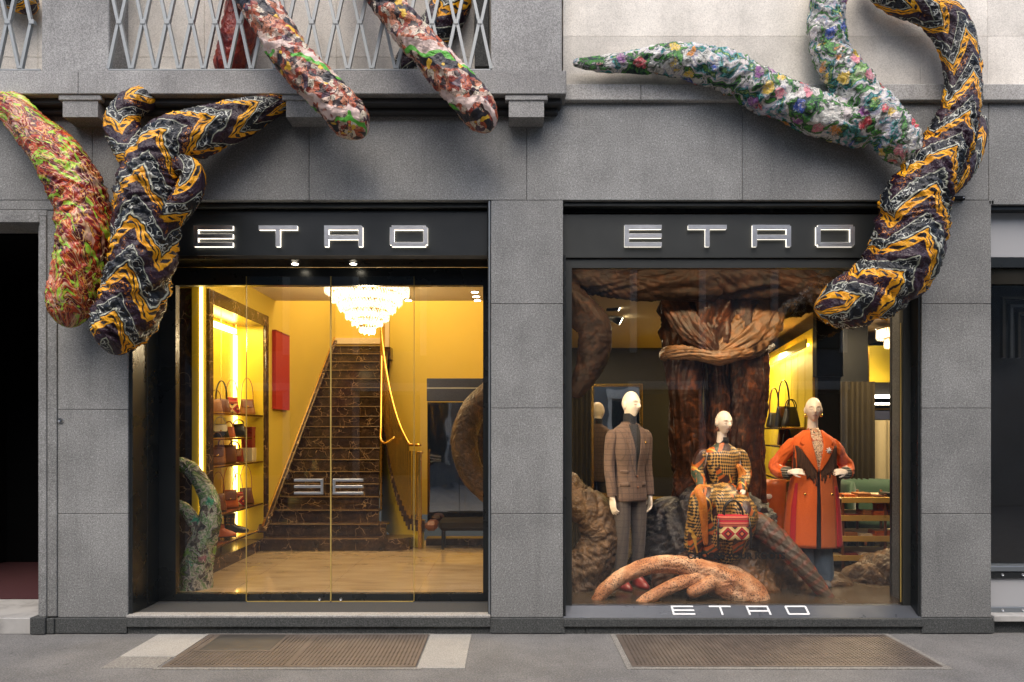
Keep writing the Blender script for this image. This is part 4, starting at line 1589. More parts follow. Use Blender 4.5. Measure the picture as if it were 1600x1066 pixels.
MT['fringe'] = wool('dark_brown_fringe', (0.035, 0.014, 0.006), (0.11, 0.040, 0.014), (0.02, 0.009, 0.004), .012, 9, lw=.4)
MT['stripe_knit'] = wool('striped_rib_cuff', (0.03, 0.028, 0.02), (0.06, 0.055, 0.04), (0.55, 0.5, 0.38), 9, .022, lw=.3)
MT['denim'] = wool('blue_denim', (0.040, 0.060, 0.085), (0.075, 0.105, 0.135), (0.05, 0.07, 0.1), 9, 9)
MT['leather_black'] = plain('black_leather', (0.014, 0.012, 0.011), 0.32, 0, 0.3, 18, bump=.15)
MT['leather_red'] = plain('oxblood_leather', (0.20, 0.018, 0.016), 0.30, 0, 0.3, 14, bump=.1)
MT['leather_tan'] = plain('tan_leather', (0.30, 0.12, 0.032), 0.40, 0, 0.25, 14, bump=.12)
MT['leather_brown'] = plain('brown_leather', (0.15, 0.05, 0.018), 0.38, 0, 0.3, 14, bump=.12)
MT['leather_orange'] = plain('orange_leather', (0.48, 0.11, 0.02), 0.40, 0, 0.2, 14, bump=.1)
MT['leather_cream'] = plain('cream_leather', (0.62, 0.52, 0.36), 0.45, 0, 0.1, 14)
MT['boot_grey'] = plain('grey_suede', (0.10, 0.095, 0.09), 0.7, 0, 0.25, 20)


def print_blouse():
    m = Mat('ivory_paisley_blouse')
    o = m.coord()
    n = m.noise(m.warp(o, 20, .04), 42, 2, .5, 1.4)
    c = m.mix(m.band(n, .50, .57, .015), (0.62, 0.42, 0.26), (0.035, 0.018, 0.012))
    c = m.mix(m.step(m.noise(o, 30, 2), .57, .62), c, (0.36, 0.075, 0.03))
    m.set(base=c, rough=.5)
    m.bump(m.noise(o, 26, 3), .5, .01)
    return m.mat


def harlequin():
    """gold and black diamonds with orange, rust and green triangles"""
    m = Mat('gold_black_harlequin_silk')
    o = m.coord()
    w = m.warp(o, 4, .05)
    x, y, z = m.sep(w)
    x = x + y * .55
    a = m.math('FRACT', (x + z * .62) / .038)
    b = m.math('FRACT', (x - z * .62) / .038)
    ch = m.math('ABSOLUTE', m.step(a, .47, .53) - m.step(b, .47, .53))
    gold = m.mix(m.noise(o, 14, 2), (0.42, 0.21, 0.035), (0.50, 0.31, 0.095))
    c = m.mix(ch, gold, (0.014, 0.012, 0.012))
    tri = m.math('FRACT', (x * .9 + z * .45) / .19)
    tr2 = m.math('FRACT', (x * .8 - z * .6) / .15)
    c2 = m.mix(m.step(tr2, .48, .52), (0.44, 0.10, 0.010), (0.040, 0.014, 0.010))
    c2 = m.mix(m.band(tr2, .20, .34, .01), c2, (0.035, 0.055, 0.035))
    c2 = m.mix(m.band(tri, .62, .70, .01), c2, (0.62, 0.36, 0.06))
    sel = m.step(m.noise(m.scale(o, (1, 1, .7)), 5.0, 1), .55, .57)
    c = m.mix(sel, c, c2)
    m.set(base=c, rough=.42)
    m.bump(m.math('ABSOLUTE', m.noise(m.scale(o, (1, 1, .35)), 22, 3) - .5) * 2.0, .5, .014)
    return m.mat


def kilim():
    m = Mat('red_cream_kilim_weave')
    o = m.coord()
    x, y, z = m.sep(o)
    px = m.math('PINGPONG', x / .062, 1.0)
    zz_ = m.math('PINGPONG', z / .060 + .0, 1.0)
    di = px + zz_
    c = m.ramp(di * .5, [(0.0, (0.03, 0.012, 0.010)), (0.20, (0.60, 0.40, 0.14)), (0.36, (0.70, 0.52, 0.24)), (0.50, (0.36, 0.008, 0.014)), (0.70, (0.08, 0.006, 0.010)), (0.86, (0.62, 0.15, 0.03))], 'CONSTANT')
    t = m.step(z, .120, .124)
    st = m.math('FRACT', z / .052)
    c2 = m.ramp(st, [(0.0, (0.42, 0.006, 0.020)), (0.42, (0.10, 0.006, 0.014)), (0.56, (0.56, 0.16, 0.02)), (0.64, (0.03, 0.008, 0.010)), (0.74, (0.46, 0.008, 0.02)), (0.92, (0.62, 0.44, 0.20))], 'CONSTANT')
    c = m.mix(t, c, c2)
    m.set(base=c, rough=.8)
    m.bump(m.noise(o, 220, 2), .3, .003)
    return m.mat


MT['blouse'] = print_blouse()
MT['harlequin'] = harlequin()
MT['kilim'] = kilim()

# the man in the brown jacket
MD = 0.80
man = thing('mannequin', 'male mannequin in a brown check jacket, black roll neck and dark trousers', 'mannequin', (PX(984, MD), MD, .203), 'mannequins in the display window', rotz=radians(24))
man.scale = (0.95, 0.98, 1.035)
b = MB()
head_geo(b, Vector((0.0, -.02, 1.680)), yaw=radians(12), male=True, s=1.07)
b.rod([(0, .012, 1.45), (0, .005, 1.54), (0, -.004, 1.64)], [.062, .056, .055], 16)
for s in (-1, 1):
    b.rod([(s * .09, 0, .95), (s * .095, -.01, .5), (s * .095, .02, .09)], [.075, .05, .036], 12)
    b.rod([(s * .18, .01, 1.42), (s * .225, .03, 1.14), (s * .225, -.02, .87), (s * .222, -.028, .82)], [.05, .04, .028, .027], 12)
    hand_geo(b, (s * .222, -.028, .83), (s * -.05, -.10, -1), (-s, .15, 0), thumb_side=s, curl=.30)
b.loft([(0, 0, .86, .15, .10), (0, 0, 1.0, .15, .10), (0, 0, 1.2, .15, .10), (0, 0, 1.40, .16, .08), (0, 0, 1.47, .08, .06)], 24)
fuse(b, 'body', 'skin', man)
MT['lid'] = plain('lid_paint_shade', (0.27, 0.19, 0.13), .5)
MT['lip_shade'] = plain('shaded_lips', (0.46, 0.30, 0.21), .45)
MT['lip_rose'] = plain('rose_lips', (0.46, 0.20, 0.15), .4)
paint_face(man, 'lid', 'lip_shade')  # on the man these strokes put the shading of the face into colour
t = MB()
for s in (-1, 1):
    limb(t, [(s * .080, .01, .96), (s * .092, -.004, .74), (s * .098, -.012, .50), (s * .098, .004, .26), (s * .098, .012, .10)], [.082, .086, .070, .060, .057], fold=.03, seed=3 + s)
t.loft([(0, .01, .83, .150, .090), (0, .01, .93, .148, .090), (0, .01, 1.0, .14, .085)], 32)
t.build('trousers', 'trouser', man, local=True)
jr = smooth_rings([(0, .005, .80, .182, .124), (0, .005, .90, .176, .122), (0, .004, 1.02, .160, .112), (0, .0, 1.12, .158, .110), (0, -.004, 1.25, .196, .128), (0, .0, 1.36, .204, .120), (0, .006, 1.435, .196, .100), (0, .012, 1.475, .140, .085), (0, .014, 1.505, .088, .074), (0, .012, 1.525, .074, .070)])
j = MB()
j.loft(jr, 64, True, .02, 2.0, 2.3)
for s in (-1, 1):
    limb(j, [(s * .160, .010, 1.432), (s * .202, .012, 1.375), (s * .222, .028, 1.14), (s * .226, -.004, .96), (s * .222, -.024, .845)], [.045, .062, .053, .047, .044], fold=.03, seed=8 + s, tip0=True)
j.build('jacket', 'tweed', man, local=True)
k = MB()
patch(k, jr, [(1.02, -.004, .006), (1.10, -.008, .016), (1.25, -.034, .042), (1.40, -.062, .064), (1.50, -.055, .055)], .002, .002, 8, 2.3)
k.loft([(0, .006, 1.44, .084, .080), (0, .004, 1.50, .066, .068), (0, .0, 1.545, .064, .066), (0, -.004, 1.585, .0655, .068), (0, -.005, 1.60, .061, .064)], 32)
k.build('roll_neck', 'knit_black', man, local=True)
for s in (-1, 1):
    lp = MB()
    patch(lp, jr, [(1.03, s * .004, s * .008), (1.15, s * .012, s * .046), (1.28, s * .030, s * .090), (1.375, s * .046, s * .125), (1.385, s * .048, s * .096), (1.395, s * .050, s * .112), (1.45, s * .058, s * .088), (1.51, s * .055, s * .070)][::1], .006, .005, 8, 2.3)
    if s < 0:
        lp.f = [f[::-1] for f in lp.f]
    lp.build('lapel', 'tweed', man, local=True)
    pk = MB()
    patch(pk, jr, [(.935, s * .07, s * .155), (.980, s * .072, s * .150)], .0015, .002, 6, 2.3)
    if s < 0: pk.f = [f[::-1] for f in pk.f]
    pk.build('pocket_flap', 'tweed', man, local=True)
pk = MB()
patch(pk, jr, [(1.055, -.150, -.075), (1.085, -.145, -.080)], .0015, .002, 6, 2.3)
pk.build('pocket_flap', 'tweed', man, local=True)
for z in (1.03, .93):
    MB().ball((.010, surf_y(jr, .01, z, 2.3) - .010, z), .011, .006, .011, 8).build('button', 'leather_brown', man, local=True)
MB().ball((.10, surf_y(jr, .10, 1.335, 2.3) - .016, 1.335), .010, .006, .010, 8).build('lapel_pin', 'gold', man, local=True)
for s in (-1, 1):
    sh = MB()
    sh.loft([(s * .10, -.045, .004, .050, .135), (s * .10, -.045, .03, .050, .135), (s * .10, -.02, .065, .045, .10), (s * .10, .02, .10, .044, .058), (s * .10, .02, .15, .048, .05)], 24)
    sh.build('boot', 'leather_red', man, local=True)

# the woman in the orange coat
WDp = 0.95
wom = thing('mannequin', 'female mannequin in an open orange coat with dark fringe, hands on her hips', 'mannequin', (PX(1270, WDp), WDp, .203), 'mannequins in the display window', rotz=radians(-4))
wom.scale = (1.03, 1.03, 1.03)
b = MB()
head_geo(b, Vector((0.0, -.015, 1.645)), yaw=radians(-10), s=1.0)
b.rod([(0, .01, 1.40), (0, .005, 1.49), (0, .0, 1.60)], [.055, .046, .045], 16)
b.loft([(0, 0, .80, .13, .09), (0, 0, 1.0, .12, .09), (0, 0, 1.2, .13, .09), (0, 0, 1.34, .14, .07), (0, 0, 1.42, .07, .05)], 24)
for s in (-1, 1):
    b.rod([(s * .08, 0, .90), (s * .085, -.01, .48), (s * .085, .02, .06)], [.075, .05, .034], 12)
    b.rod([(s * .14, .01, 1.33), (s * .315, .05, 1.13), (s * .262, -.09, 1.055), (s * .240, -.135, 1.065)], [.045, .036, .028, .024], 12)
    hand_geo(b, (s * .242, -.138, 1.068), (-s * .86, -.40, .05), (0, .5, -.9) if False else (0, .85, -.5), thumb_side=s, curl=.38, s=.80)
fuse(b, 'body', 'skin_pale', wom)
paint_face(wom, 'lid', 'lip_rose')
cr = smooth_rings([(0, .0, .36, .258, .17), (0, .0, .55, .250, .165), (0, .0, .80, .232, .158), (0, .0, 1.00, .200, .145), (0, -.004, 1.10, .186, .138), (0, -.004, 1.22, .196, .140), (0, .0, 1.32, .204, .125), (0, .006, 1.385, .176, .105), (0, .012, 1.43, .115, .085), (0, .015, 1.455, .085, .078)])
c_ = MB()
c_.loft(cr, 72, True, .045, 5.0, 2.4)
for s in (-1, 1):
    limb(c_, [(s * .150, .01, 1.365), (s * .205, .01, 1.29), (s * .275, .04, 1.19), (s * .325, .055, 1.115), (s * .305, -.01, 1.06), (s * .272, -.075, 1.055)], [.045, .060, .057, .060, .058, .052], fold=.13, seed=18 + s, tip0=True)
c_.build('coat', 'orange_wool', wom, local=True)
kk = MB()
patch(kk, cr, [(.37, -.245, -.205), (.75, -.222, -.19), (.96, -.19, -.172)], .003, .004, 5, 2.4)
patch(kk, cr, [(.37, .165, .245), (.75, .165, .222), (.93, .162, .20)], .003, .004, 5, 2.4)
kk.build('side_panel', 'red_wool', wom, local=True)
kk = MB()
patch(kk, cr, [(.362, .012, .160), (.70, .016, .155), (1.04, .012, .140)], .004, .004, 8, 2.4)
kk.build('front_panel', 'rust_wool', wom, local=True)
kk = MB()
patch(kk, cr, [(.362, -.030, .010), (.70, -.022, .012), (1.08, -.010, .008)], .005, .003, 4, 2.4)
kk.build('front_opening', 'leather_black', wom, local=True)
kk = MB()
patch(kk, cr, [(1.08, -.008, .008), (1.18, -.022, .024), (1.30, -.050, .050), (1.42, -.050, .050), (1.455, -.045, .045)], .004, .004, 8, 2.4)
kk.loft([(0, .004, 1.40, .066, .070), (0, .002, 1.45, .054, .058), (0, .0, 1.475, .050, .054)], 28)
kk.build('blouse', 'blouse', wom, local=True)
for s in (-1, 1):
    lp = MB()
    patch(lp, cr, [(1.07, s * .006, s * .012), (1.16, s * .020, s * .075), (1.25, s * .038, s * .130), (1.30, s * .048, s * .150), (1.315, s * .050, s * .118), (1.335, s * .052, s * .150), (1.40, s * .055, s * .120), (1.445, s * .050, s * .080)], .012, .006, 8, 2.4)
    if s < 0: lp.f = [f[::-1] for f in lp.f]
    lp.build('lapel', 'orange_wool', wom, local=True)
    fg = MB()
    fr_ = random.Random(3 + s)
    for q in range(19):
        x_ = .020 + .0094 * q
        zt_ = min(1.31, 1.075 + x_ * 1.42)
        ln_ = .10 + .07 * fr_.random() + .09 * (q / 17)
        xa, xb = s * x_, s * (x_ + .0085)
        patch(fg, cr, [(zt_ - ln_, min(xa, xb), max(xa, xb)), (zt_, min(xa, xb), max(xa, xb))], .007 + .003 * fr_.random(), .003, 1, 2.4)
    fg.build('fringe', 'fringe', wom, local=True)
    cf = MB()
    limb(cf, [(s * .280, -.060, 1.055), (s * .250, -.108, 1.060)], [.058, .052], fold=.02, seed=3)
    cf.build('cuff', 'stripe_knit', wom, local=True)
    er = MB()
    er.ball((s * .073, -.015, 1.612), .007, n=6).ball((s * .074, -.015, 1.592), .014, .012, .015, 8)
    er.build('earring', 'gold', wom, local=True)
    MB().ball((s * .12, surf_y(cr, s * .12, .86, 2.4) - .008, .86), .012, .006, .012, 8).build('button', 'gold', wom, local=True)
br = MB()
bx_, bz_ = .092, 1.265
by_ = surf_y(cr, bx_, bz_, 2.4) - .024
for i in range(8):
    a = 2 * pi * i / 8
    br.rod([(bx_, by_, bz_), (bx_ + cos(a) * .030, by_, bz_ + sin(a) * .030)], [.006, .0035], 6)
br.ball((bx_, by_ - .003, bz_), .010, .007, .010, 8)
br.build('brooch', 'steel', wom, local=True)
t = MB()
for s in (-1, 1):
    limb(t, [(s * .075, .0, .88), (s * .082, -.01, .48), (s * .090, .0, .05)], [.10, .085, .10], fold=.04, seed=30 + s)
t.build('jeans', 'denim', wom, local=True)
for s in (-1, 1):
    MB().loft([(s * .09, -.06, .004, .040, .12), (s * .09, -.06, .03, .038, .115), (s * .09, -.01, .07, .036, .06)], 20).build('boot', 'boot_grey', wom, local=True)

# the seated woman
SDp = 0.95
sit = thing('mannequin', 'seated female mannequin in a gold and black harlequin dress with a wide belt', 'mannequin', (PX(1132, SDp), SDp, .203), 'mannequins in the display window', rotz=radians(0))
k_ = (D + SDp) / F


def SP(px, py, y=0.0):
    """photo pixel at the seated figure's own distance, as a point in its frame"""
    return Vector(((px - 1132) * k_ * (1 + y / (D + SDp)), y, CZ - (py - VY) * k_ * (1 + y / (D + SDp)) - .203))


b = MB()
hc = SP(1130, 661)
head_geo(b, hc + Vector((0, -.01, .002)), yaw=radians(18), pitch=radians(6), s=1.0)
nk = SP(1128, 690, .02)
b.rod([nk + Vector((0, .01, -.10)), nk, hc + Vector((-.004, .012, -.06))], [.055, .046, .045], 16)
b.loft([(.0, .06, .80, .13, .10), (0, .05, .95, .115, .09), (-.01, .035, 1.15, .13, .09), (-.01, .03, 1.29, .14, .07), (-.01, .03, 1.36, .07, .05)], 24)
hipL, hipR = Vector((.075, .03, .80)), Vector((-.085, .03, .80))
kneeR, kneeL = SP(1078, 778, -.36), SP(1140, 800, -.36)
ankR, ankL = SP(1068, 868, -.26), SP(1128, 890, -.22)
b.rod([hipR, kneeR, ankR], [.085, .058, .038], 14)
b.rod([hipL, kneeL, ankL], [.085, .058, .038], 14)
elR, elL = SP(1094, 738, .05), SP(1164, 738, .03)
wrR, wrL = SP(1088, 766, -.20), SP(1148, 772, -.24)
shR, shL = SP(1105, 707, .03), SP(1153, 707, .03)
b.rod([shR, elR, wrR], [.045, .036, .026], 12)
b.rod([shL, elL, wrL], [.045, .036, .026], 12)
hand_geo(b, wrL + Vector((.01, 0, .0)), (-.45, -.25, -.85), (-.6, .5, .1), thumb_side=1, curl=.75, s=.95)
hand_geo(b, wrR, (-.5, -.5, -.6), (0, .3, -1), thumb_side=-1, curl=.3, s=.92)
fuse(b, 'body', 'skin_pale', sit)
paint_face(sit, 'lid', 'lip_rose')
dr_ = smooth_rings([(-.01, .04, .80, .190, .17), (-.005, .04, .92, .140, .125), (-.005, .04, 1.00, .122, .110), (-.01, .03, 1.14, .150, .120), (-.012, .025, 1.25, .165, .110), (-.012, .03, 1.315, .140, .085), (-.012, .03, 1.36, .075, .065), (-.012, .03, 1.38, .06, .058)])
dd = MB()
dd.loft(dr_, 56, True, .04, 11, 2.1)
limb(dd, [shR + Vector((.02, 0, .0)), SP(1098, 712, .04), elR + Vector((-.01, 0, 0)), (elR + wrR) / 2, wrR + Vector((0, .04, .01))], [.042, .056, .060, .052, .042], fold=.07, seed=41, tip0=True)
limb(dd, [shL + Vector((-.02, 0, .0)), SP(1160, 712, .04), elL + Vector((.006, 0, 0)), (elL + wrL) / 2, wrL + Vector((0, .04, .015))], [.042, .056, .060, .052, .042], fold=.07, seed=45, tip0=True)
dd.build('dress_top', 'harlequin', sit, local=True)
sk = MB()
limb(sk, [hipR + Vector((.02, .10, .02)), hipR + Vector((0, -.06, .03)), (hipR + kneeR) / 2 + Vector((0, 0, .01)), kneeR + Vector((0, -.02, -.02)), kneeR * .5 + ankR * .5, ankR + Vector((.02, .03, .06))], [.13, .135, .125, .105, .100, .085], fold=.08, seed=51, tip0=True)
limb(sk, [hipL + Vector((-.02, .10, .02)), hipL + Vector((0, -.06, .03)), (hipL + kneeL) / 2, kneeL + Vector((0, -.02, -.02)), kneeL * .5 + ankL * .5, ankL + Vector((-.02, .03, .09))], [.13, .14, .135, .125, .12, .10], fold=.08, seed=55, tip0=True)
p0, p1 = (kneeR + kneeL) / 2, (ankR + ankL) / 2
limb(sk, [Vector((0, .04, .84)), Vector((-.03, -.12, .84)), p0 + Vector((0, .06, .0)), p0 * .5 + p1 * .5 + Vector((0, .02, 0)), p1 + Vector((-.03, .03, .02))], [.13, .14, .14, .13, .09], fold=.1, seed=57, tip0=True, tip1=True)
sk.build('skirt', 'harlequin', sit, local=True)
sash = MB()
MT['orange_silk'] = brown_silk('orange_silk', (0.42, 0.10, 0.012), (0.62, 0.19, 0.02), (0.72, 0.32, 0.05), .35, .5, 20)
limb(sash, [Vector((-.10, -.09, .90)), hipR + Vector((-.02, -.15, .115)), kneeR + Vector((-.04, -.05, .085)), kneeR + Vector((-.03, -.125, -.03)), kneeR * .55 + ankR * .45 + Vector((.03, -.10, 0)), ankR * .8 + kneeR * .2 + Vector((.09, -.07, 0))], [.03, .034, .036, .036, .034, .02], fold=.08, seed=61, tip0=True, tip1=True)
limb(sash, [Vector((.10, -.085, 1.17)), Vector((.155, -.06, 1.07)), Vector((.14, -.08, .99))], [.02, .036, .03], fold=.08, seed=63, tip0=True, tip1=True)
sash.build('sash', 'orange_silk', sit, local=True)
bl = MB()
bl.loft([(-.005, .038, .925, .142, .128), (-.005, .04, .93, .146, .132), (-.005, .04, .985, .137, .124), (-.005, .04, .99, .132, .12)], 48)
bl.build('belt', 'leather_black', sit, local=True)
bk = MB()
bk.lathe([(.030, -.006), (.036, 0), (.030, .006)], (-.03, -.095, .957), 20, 'y')
bk.build('belt_buckle', 'gold', sit, local=True)
kk = MB()
kk.loft([(-.012, .03, 1.35, .070, .064), (-.010, .028, 1.40, .056, .056), (-.008, .024, 1.43, .052, .054)], 28)
kk.build('collar', 'knit_black', sit, local=True)
for s in (-1, 1):
    er = MB()
    er.ball(hc + Vector((s * .066 + .004, -.006 + s * .02, -.045)), .008, n=6).ball(hc + Vector((s * .066 + .004, -.006 + s * .02, -.066)), .014, .012, .016, 8)
    er.build('earring', 'leather_brown', sit, local=True)
for a, kn in ((ankR, kneeR), (ankL, kneeL)):
    bt = MB()
    limb(bt, [kn * .45 + a * .55, a + Vector((0, .01, .04)), a + Vector((0, .01, -.01))], [.058, .048, .045], fold=.04, seed=71, tip1=True)
    bt.loft([(a.x - .01, a.y - .055, a.z - .055, .042, .115), (a.x - .01, a.y - .055, a.z - .03, .042, .112), (a.x, a.y - .01, a.z + .015, .042, .06)], 20)
    bt.build('boot', 'boot_grey', sit, local=True)


# ------------------------------------------------------------------ bags and boots
def handbag(label, pos, w, h, dp, mat, handle='arch', hm=None, flap=None, rotz=0.0, group=None, taper=.82, hh=None, tassel=False, hw=None):
    hm = hm or mat
    b = thing('handbag', label, 'handbag', pos, group, rotz)
    m = MB()
    m.loft(smooth_rings([(0, 0, 0.002, w * .46, dp * .40), (0, 0, h * .06, w * .5, dp * .5), (0, 0, h * .5, w * .49 * (1 + taper) / 2, dp * .46), (0, 0, h * .93, w * .5 * taper, dp * .28), (0, 0, h, w * .47 * taper, dp * .18)], 3), 40, True, .03, w * 50, 4.0)
    m.build('bag_body', mat, b, local=True)
    if flap:
        f = MB()
        rr = [(0, 0, 0.002, w * .46, dp * .40), (0, 0, h * .06, w * .5, dp * .5), (0, 0, h * .5, w * .49 * (1 + taper) / 2, dp * .46), (0, 0, h * .93, w * .5 * taper, dp * .28), (0, 0, h, w * .47 * taper, dp * .18)]
        patch(f, rr, [(h * .45, -w * .30, w * .30), (h * .55, -w * .37, w * .37), (h * .96, -w * .38, w * .38)], .004, .004, 8, 4.0)
        f.build('flap', flap, b, local=True)
        MB().ball((0, -dp * .5 - .006, h * .52), w * .05, .008, w * .05, 8).build('clasp', 'gold', b, local=True)
    hh = hh or h * .75
    hw = hw or w * .30
    if handle == 'arch':
        for y in (-dp * .14, dp * .14):
            pts = [(-hw, y, h * .90)] + [(-hw * cos(t), y, h * .95 + hh * sin(t)) for t in [pi * i / 10 for i in range(1, 10)]] + [(hw, y, h * .90)]
            MB().rod(pts, w * .022 + .002, 8).build('handle', hm, b, local=True)
    elif handle == 'strap':
        pts = [(-w * .36, 0, h * .92)] + [(-w * .36 * cos(t), 0, h * .95 + hh * sin(t) ** .8) for t in [pi * i / 12 for i in range(1, 12)]] + [(w * .36, 0, h * .92)]
        s = MB()
        for p, q in zip(pts, pts[1:]):
            s.bar(p, q, .026, .006, up=Vector((1, 0, 0)))
        s.build('strap', hm, b, local=True)
    if tassel:
        for s in (-1, 1):
            t = MB()
            t.rod([(s * w * .48, -.03, h * .85), (s * w * .52, -.045, h * .4), (s * w * .50, -.04, -h * .35)], [.006, .008, .014], 8)
            t.build('tassel', 'leather_black', b, local=True)
    return b


hp = P(1145, 843, .45)
handbag('red and cream kilim handbag held by the seated mannequin', hp, .285, .225, .13, 'kilim', 'arch', 'leather_black', None, 0, None, .97, .14, True, .085)

# ------------------------------------------------------------------ left interior: the entrance hall
FZ = 0.16                                                   # shop floor
CH = 3.47                                                   # hall ceiling
XL = -3.22                                                  # left wall of the hall
XR = 0.10                                                   # partition to the display window
structure(box('shop_floor', 'floor', -3.86, XR, GD + .041, 3.9, .06, FZ))
structure(box('side_room_floor', 'floor', -6, -3.861, 2.45, 4.6, .06, FZ))
structure(box('hall_ceiling', 'ceiling', -6, XR, .43, 3.6, CH, CH + .1))
structure(box('ceiling_bulkhead', 'ceiling', -6, XR, 3.5, 3.6, CH + .1, 5.8))
structure(box('stairwell_ceiling', 'yellow', -6, XR, 3.6, 9.0, 5.8, 5.9))
structure(box('partition_wall', 'yellow', XR, XR + .12, .47, 9.0, .06, 5.9))
structure(box('side_room_wall', 'yellow', -6, XL - .62, 4.6, 4.7, 1.9, CH))
structure(box('side_room_dado', 'dark_wall', -6, XL - .62, 4.58, 4.7, FZ, 1.9))
structure(box('side_room_end', 'dark_wall', -6.1, -6, .47, 4.7, FZ, CH))
structure(box('front_wall', 'dark_wall', PX(57, 0) + .05, PX(245, GD) - .01, GD, GD + .06, FZ, CH))
# left wall: from the lit end post past the shelves to the back of the stairwell
NY0, NY1 = PX(325, 0) and 1.50, 3.26
structure(box('stair_wall', 'yellow', XL - .12, XL, NY1, 6.75, FZ, 5.8))
structure(box('stair_wall', 'yellow', XL - .72, XL - .12, 6.63, 6.75, 2.5, 5.8))
structure(box('landing_wall', 'yellow', -4.2, -2.2, 8.4, 8.5, 2.6, 5.8))
structure(box('landing_floor', 'marble', -4.2, -2.2, 6.66, 8.4, 3.0, 3.22))
structure(box('landing_side_wall', 'yellow', -4.3, -4.2, 6.75, 8.5, 2.6, 5.8))
structure(box('gallery_wall', 'yellow', -2.26, XR, 6.9, 7.0, FZ, 5.8))
structure(box('gallery_return', 'ceiling', -2.34, -2.262, 6.86, 8.4, 3.25, 5.8))
box_skirt = structure(box('landing_skirting', 'ceiling', -4.19, -2.35, 8.36, 8.398, 3.5, 3.62))
structure(box('wall_above_shelves', 'yellow', XL - .5, XL, NY0, NY1 - .001, 3.20, CH))
structure(box('wall_below_shelves', 'marble', XL - .5, XL, NY0, NY1 - .001, FZ, .235))

post = thing('light_post', 'tall yellow wall end with a glowing vertical light strip, left of the bag shelves', 'light post', (XL - .05, NY0 - .04, FZ))
box('post', 'yellow_deep', XL - .13, XL - .002, NY0 - .06, NY0 - .002, FZ, CH - .002, post, .003)
box('light_strip', 'led', XL - .045, XL - .012, NY0 - .068, NY0 - .061, FZ + .12, 3.2, post)

# the lit shelf niche
unit = thing('shelf_unit', 'tall marble framed shelf niche with warm lights, full of handbags', 'shelf unit', (XL, (NY0 + NY1) / 2, .235))
XB = XL - .36
box('frame_post', 'marble', XL - .36, XL + .03, NY0, NY0 + .10, .236, 3.199, unit, .004)
box('frame_post', 'marble', XL - .36, XL + .03, NY1 - .11, NY1 - .003, .236, 3.199, unit, .004)
box('frame_head', 'marble', XL - .36, XL + .03, NY0 + .101, NY1 - .111, 3.05, 3.199, unit, .004)
box('back_panel', 'yellow_deep', XB - .04, XB, NY0 + .101, NY1 - .111, .236, 3.049, unit)
box('end_panel', 'yellow_deep', XB + .001, XL - .002, NY1 - .125, NY1 - .1115, .30, 3.049, unit)
box('base_board', 'marble', XB + .001, XL - .002, NY0 + .101, NY1 - .126, .236, .30, unit)
box('light_strip', 'led', XB + .002, XB + .028, NY1 - .20, NY1 - .13, .42, 2.93, unit)
box('light_strip', 'led', XB + .002, XB + .05, NY0 + .15, NY1 - .20, 2.94, 3.0, unit)
box('light_strip', 'led', XB + .002, XB + .03, NY0 + .30, NY0 + .34, .42, 2.93, unit)
shz = (1.90, 1.615, 1.31, .77, .435)
for i, z in enumerate(shz):
    y0 = NY0 + .102
    y1 = (NY1 - .127, 2.75, NY1 - .127, NY1 - .127, NY1 - .30)[i]
    box('shelf', 'gold', XB + .032, XL + .0, y0, y1, z - .022, z, unit, .003)
for y in (1.98, 2.42, 2.86):
    MB().rod([(XB + .12, y, .302), (XB + .12, y, 3.04)], .004, 6).build('hanging_rod', 'gold', unit)


def onshelf(px, z):
    x = XL - .17
    d = -x * F / (800 - px) - D
    return (x, d, z + .001)


G = 'handbags on the lit shelves'
handbag('grey handbag with two tall loop handles on the top shelf of the niche', onshelf(346, 1.90), 0.202, 0.168, 0.101, 'leather_brown', 'arch', 'leather_black', None, radians(30), G, .8, .22)
handbag('round patterned hobo bag hanging strap on the top shelf', onshelf(362, 1.90), 0.185, 0.202, 0.101, 'kilim', 'strap', 'leather_tan', None, radians(30), G, .7, .22)
handbag('tan bucket bag at the far end of the top shelf', onshelf(386, 1.90), 0.202, 0.202, 0.118, 'leather_tan', 'strap', 'leather_brown', 'leather_brown', radians(30), G, .75, .28)
handbag('black and cream handbag on the second shelf, nearer the street', onshelf(344, 1.615), 0.202, 0.160, 0.101, 'leather_black', 'arch', 'leather_cream', 'leather_cream', radians(30), G, .7, .09)
handbag('black domed handbag with pale trim on the second shelf, farther in', onshelf(373, 1.615), 0.202, 0.168, 0.101, 'leather_black', 'arch', 'leather_cream', None, radians(30), G, .6, .06)
handbag('large brown tote bag on the middle shelf', onshelf(352, 1.31), 0.252, 0.218, 0.118, 'leather_brown', 'arch', 'leather_brown', None, radians(30), G, .95, .13)
handbag('dark red satchel behind the large tote on the middle shelf', onshelf(366, 1.31), 0.218, 0.168, 0.101, 'leather_red', 'arch', 'leather_red', 'leather_tan', radians(30), G, .9, .10)
handbag('brown patterned handbag near the street end of the lower shelf', onshelf(341, .77), 0.185, 0.202, 0.101, 'leather_brown', 'strap', 'leather_tan', None, radians(30), G, .7, .26)
handbag('bright orange bucket bag in the middle of the lower shelf', onshelf(359, .77), 0.202, 0.218, 0.118, 'leather_orange', 'strap', 'leather_orange', 'leather_brown', radians(30), G, .75, .30)
handbag('brown bucket bag with a tall strap at the far end of the lower shelf', onshelf(384, .77), 0.202, 0.202, 0.118, 'leather_brown', 'strap', 'leather_red', None, radians(30), G, .7, .30)
handbag('small tan pouch bag leaning at the street end of the top shelf', onshelf(337, 1.90), .15, .15, .09, 'leather_tan', 'strap', 'leather_brown', None, radians(30), G, .8, .12)
handbag('small orange bag between the black bags on the second shelf', onshelf(358, 1.615), .14, .13, .09, 'leather_orange', 'arch', 'leather_orange', None, radians(30), G, .8, .07)
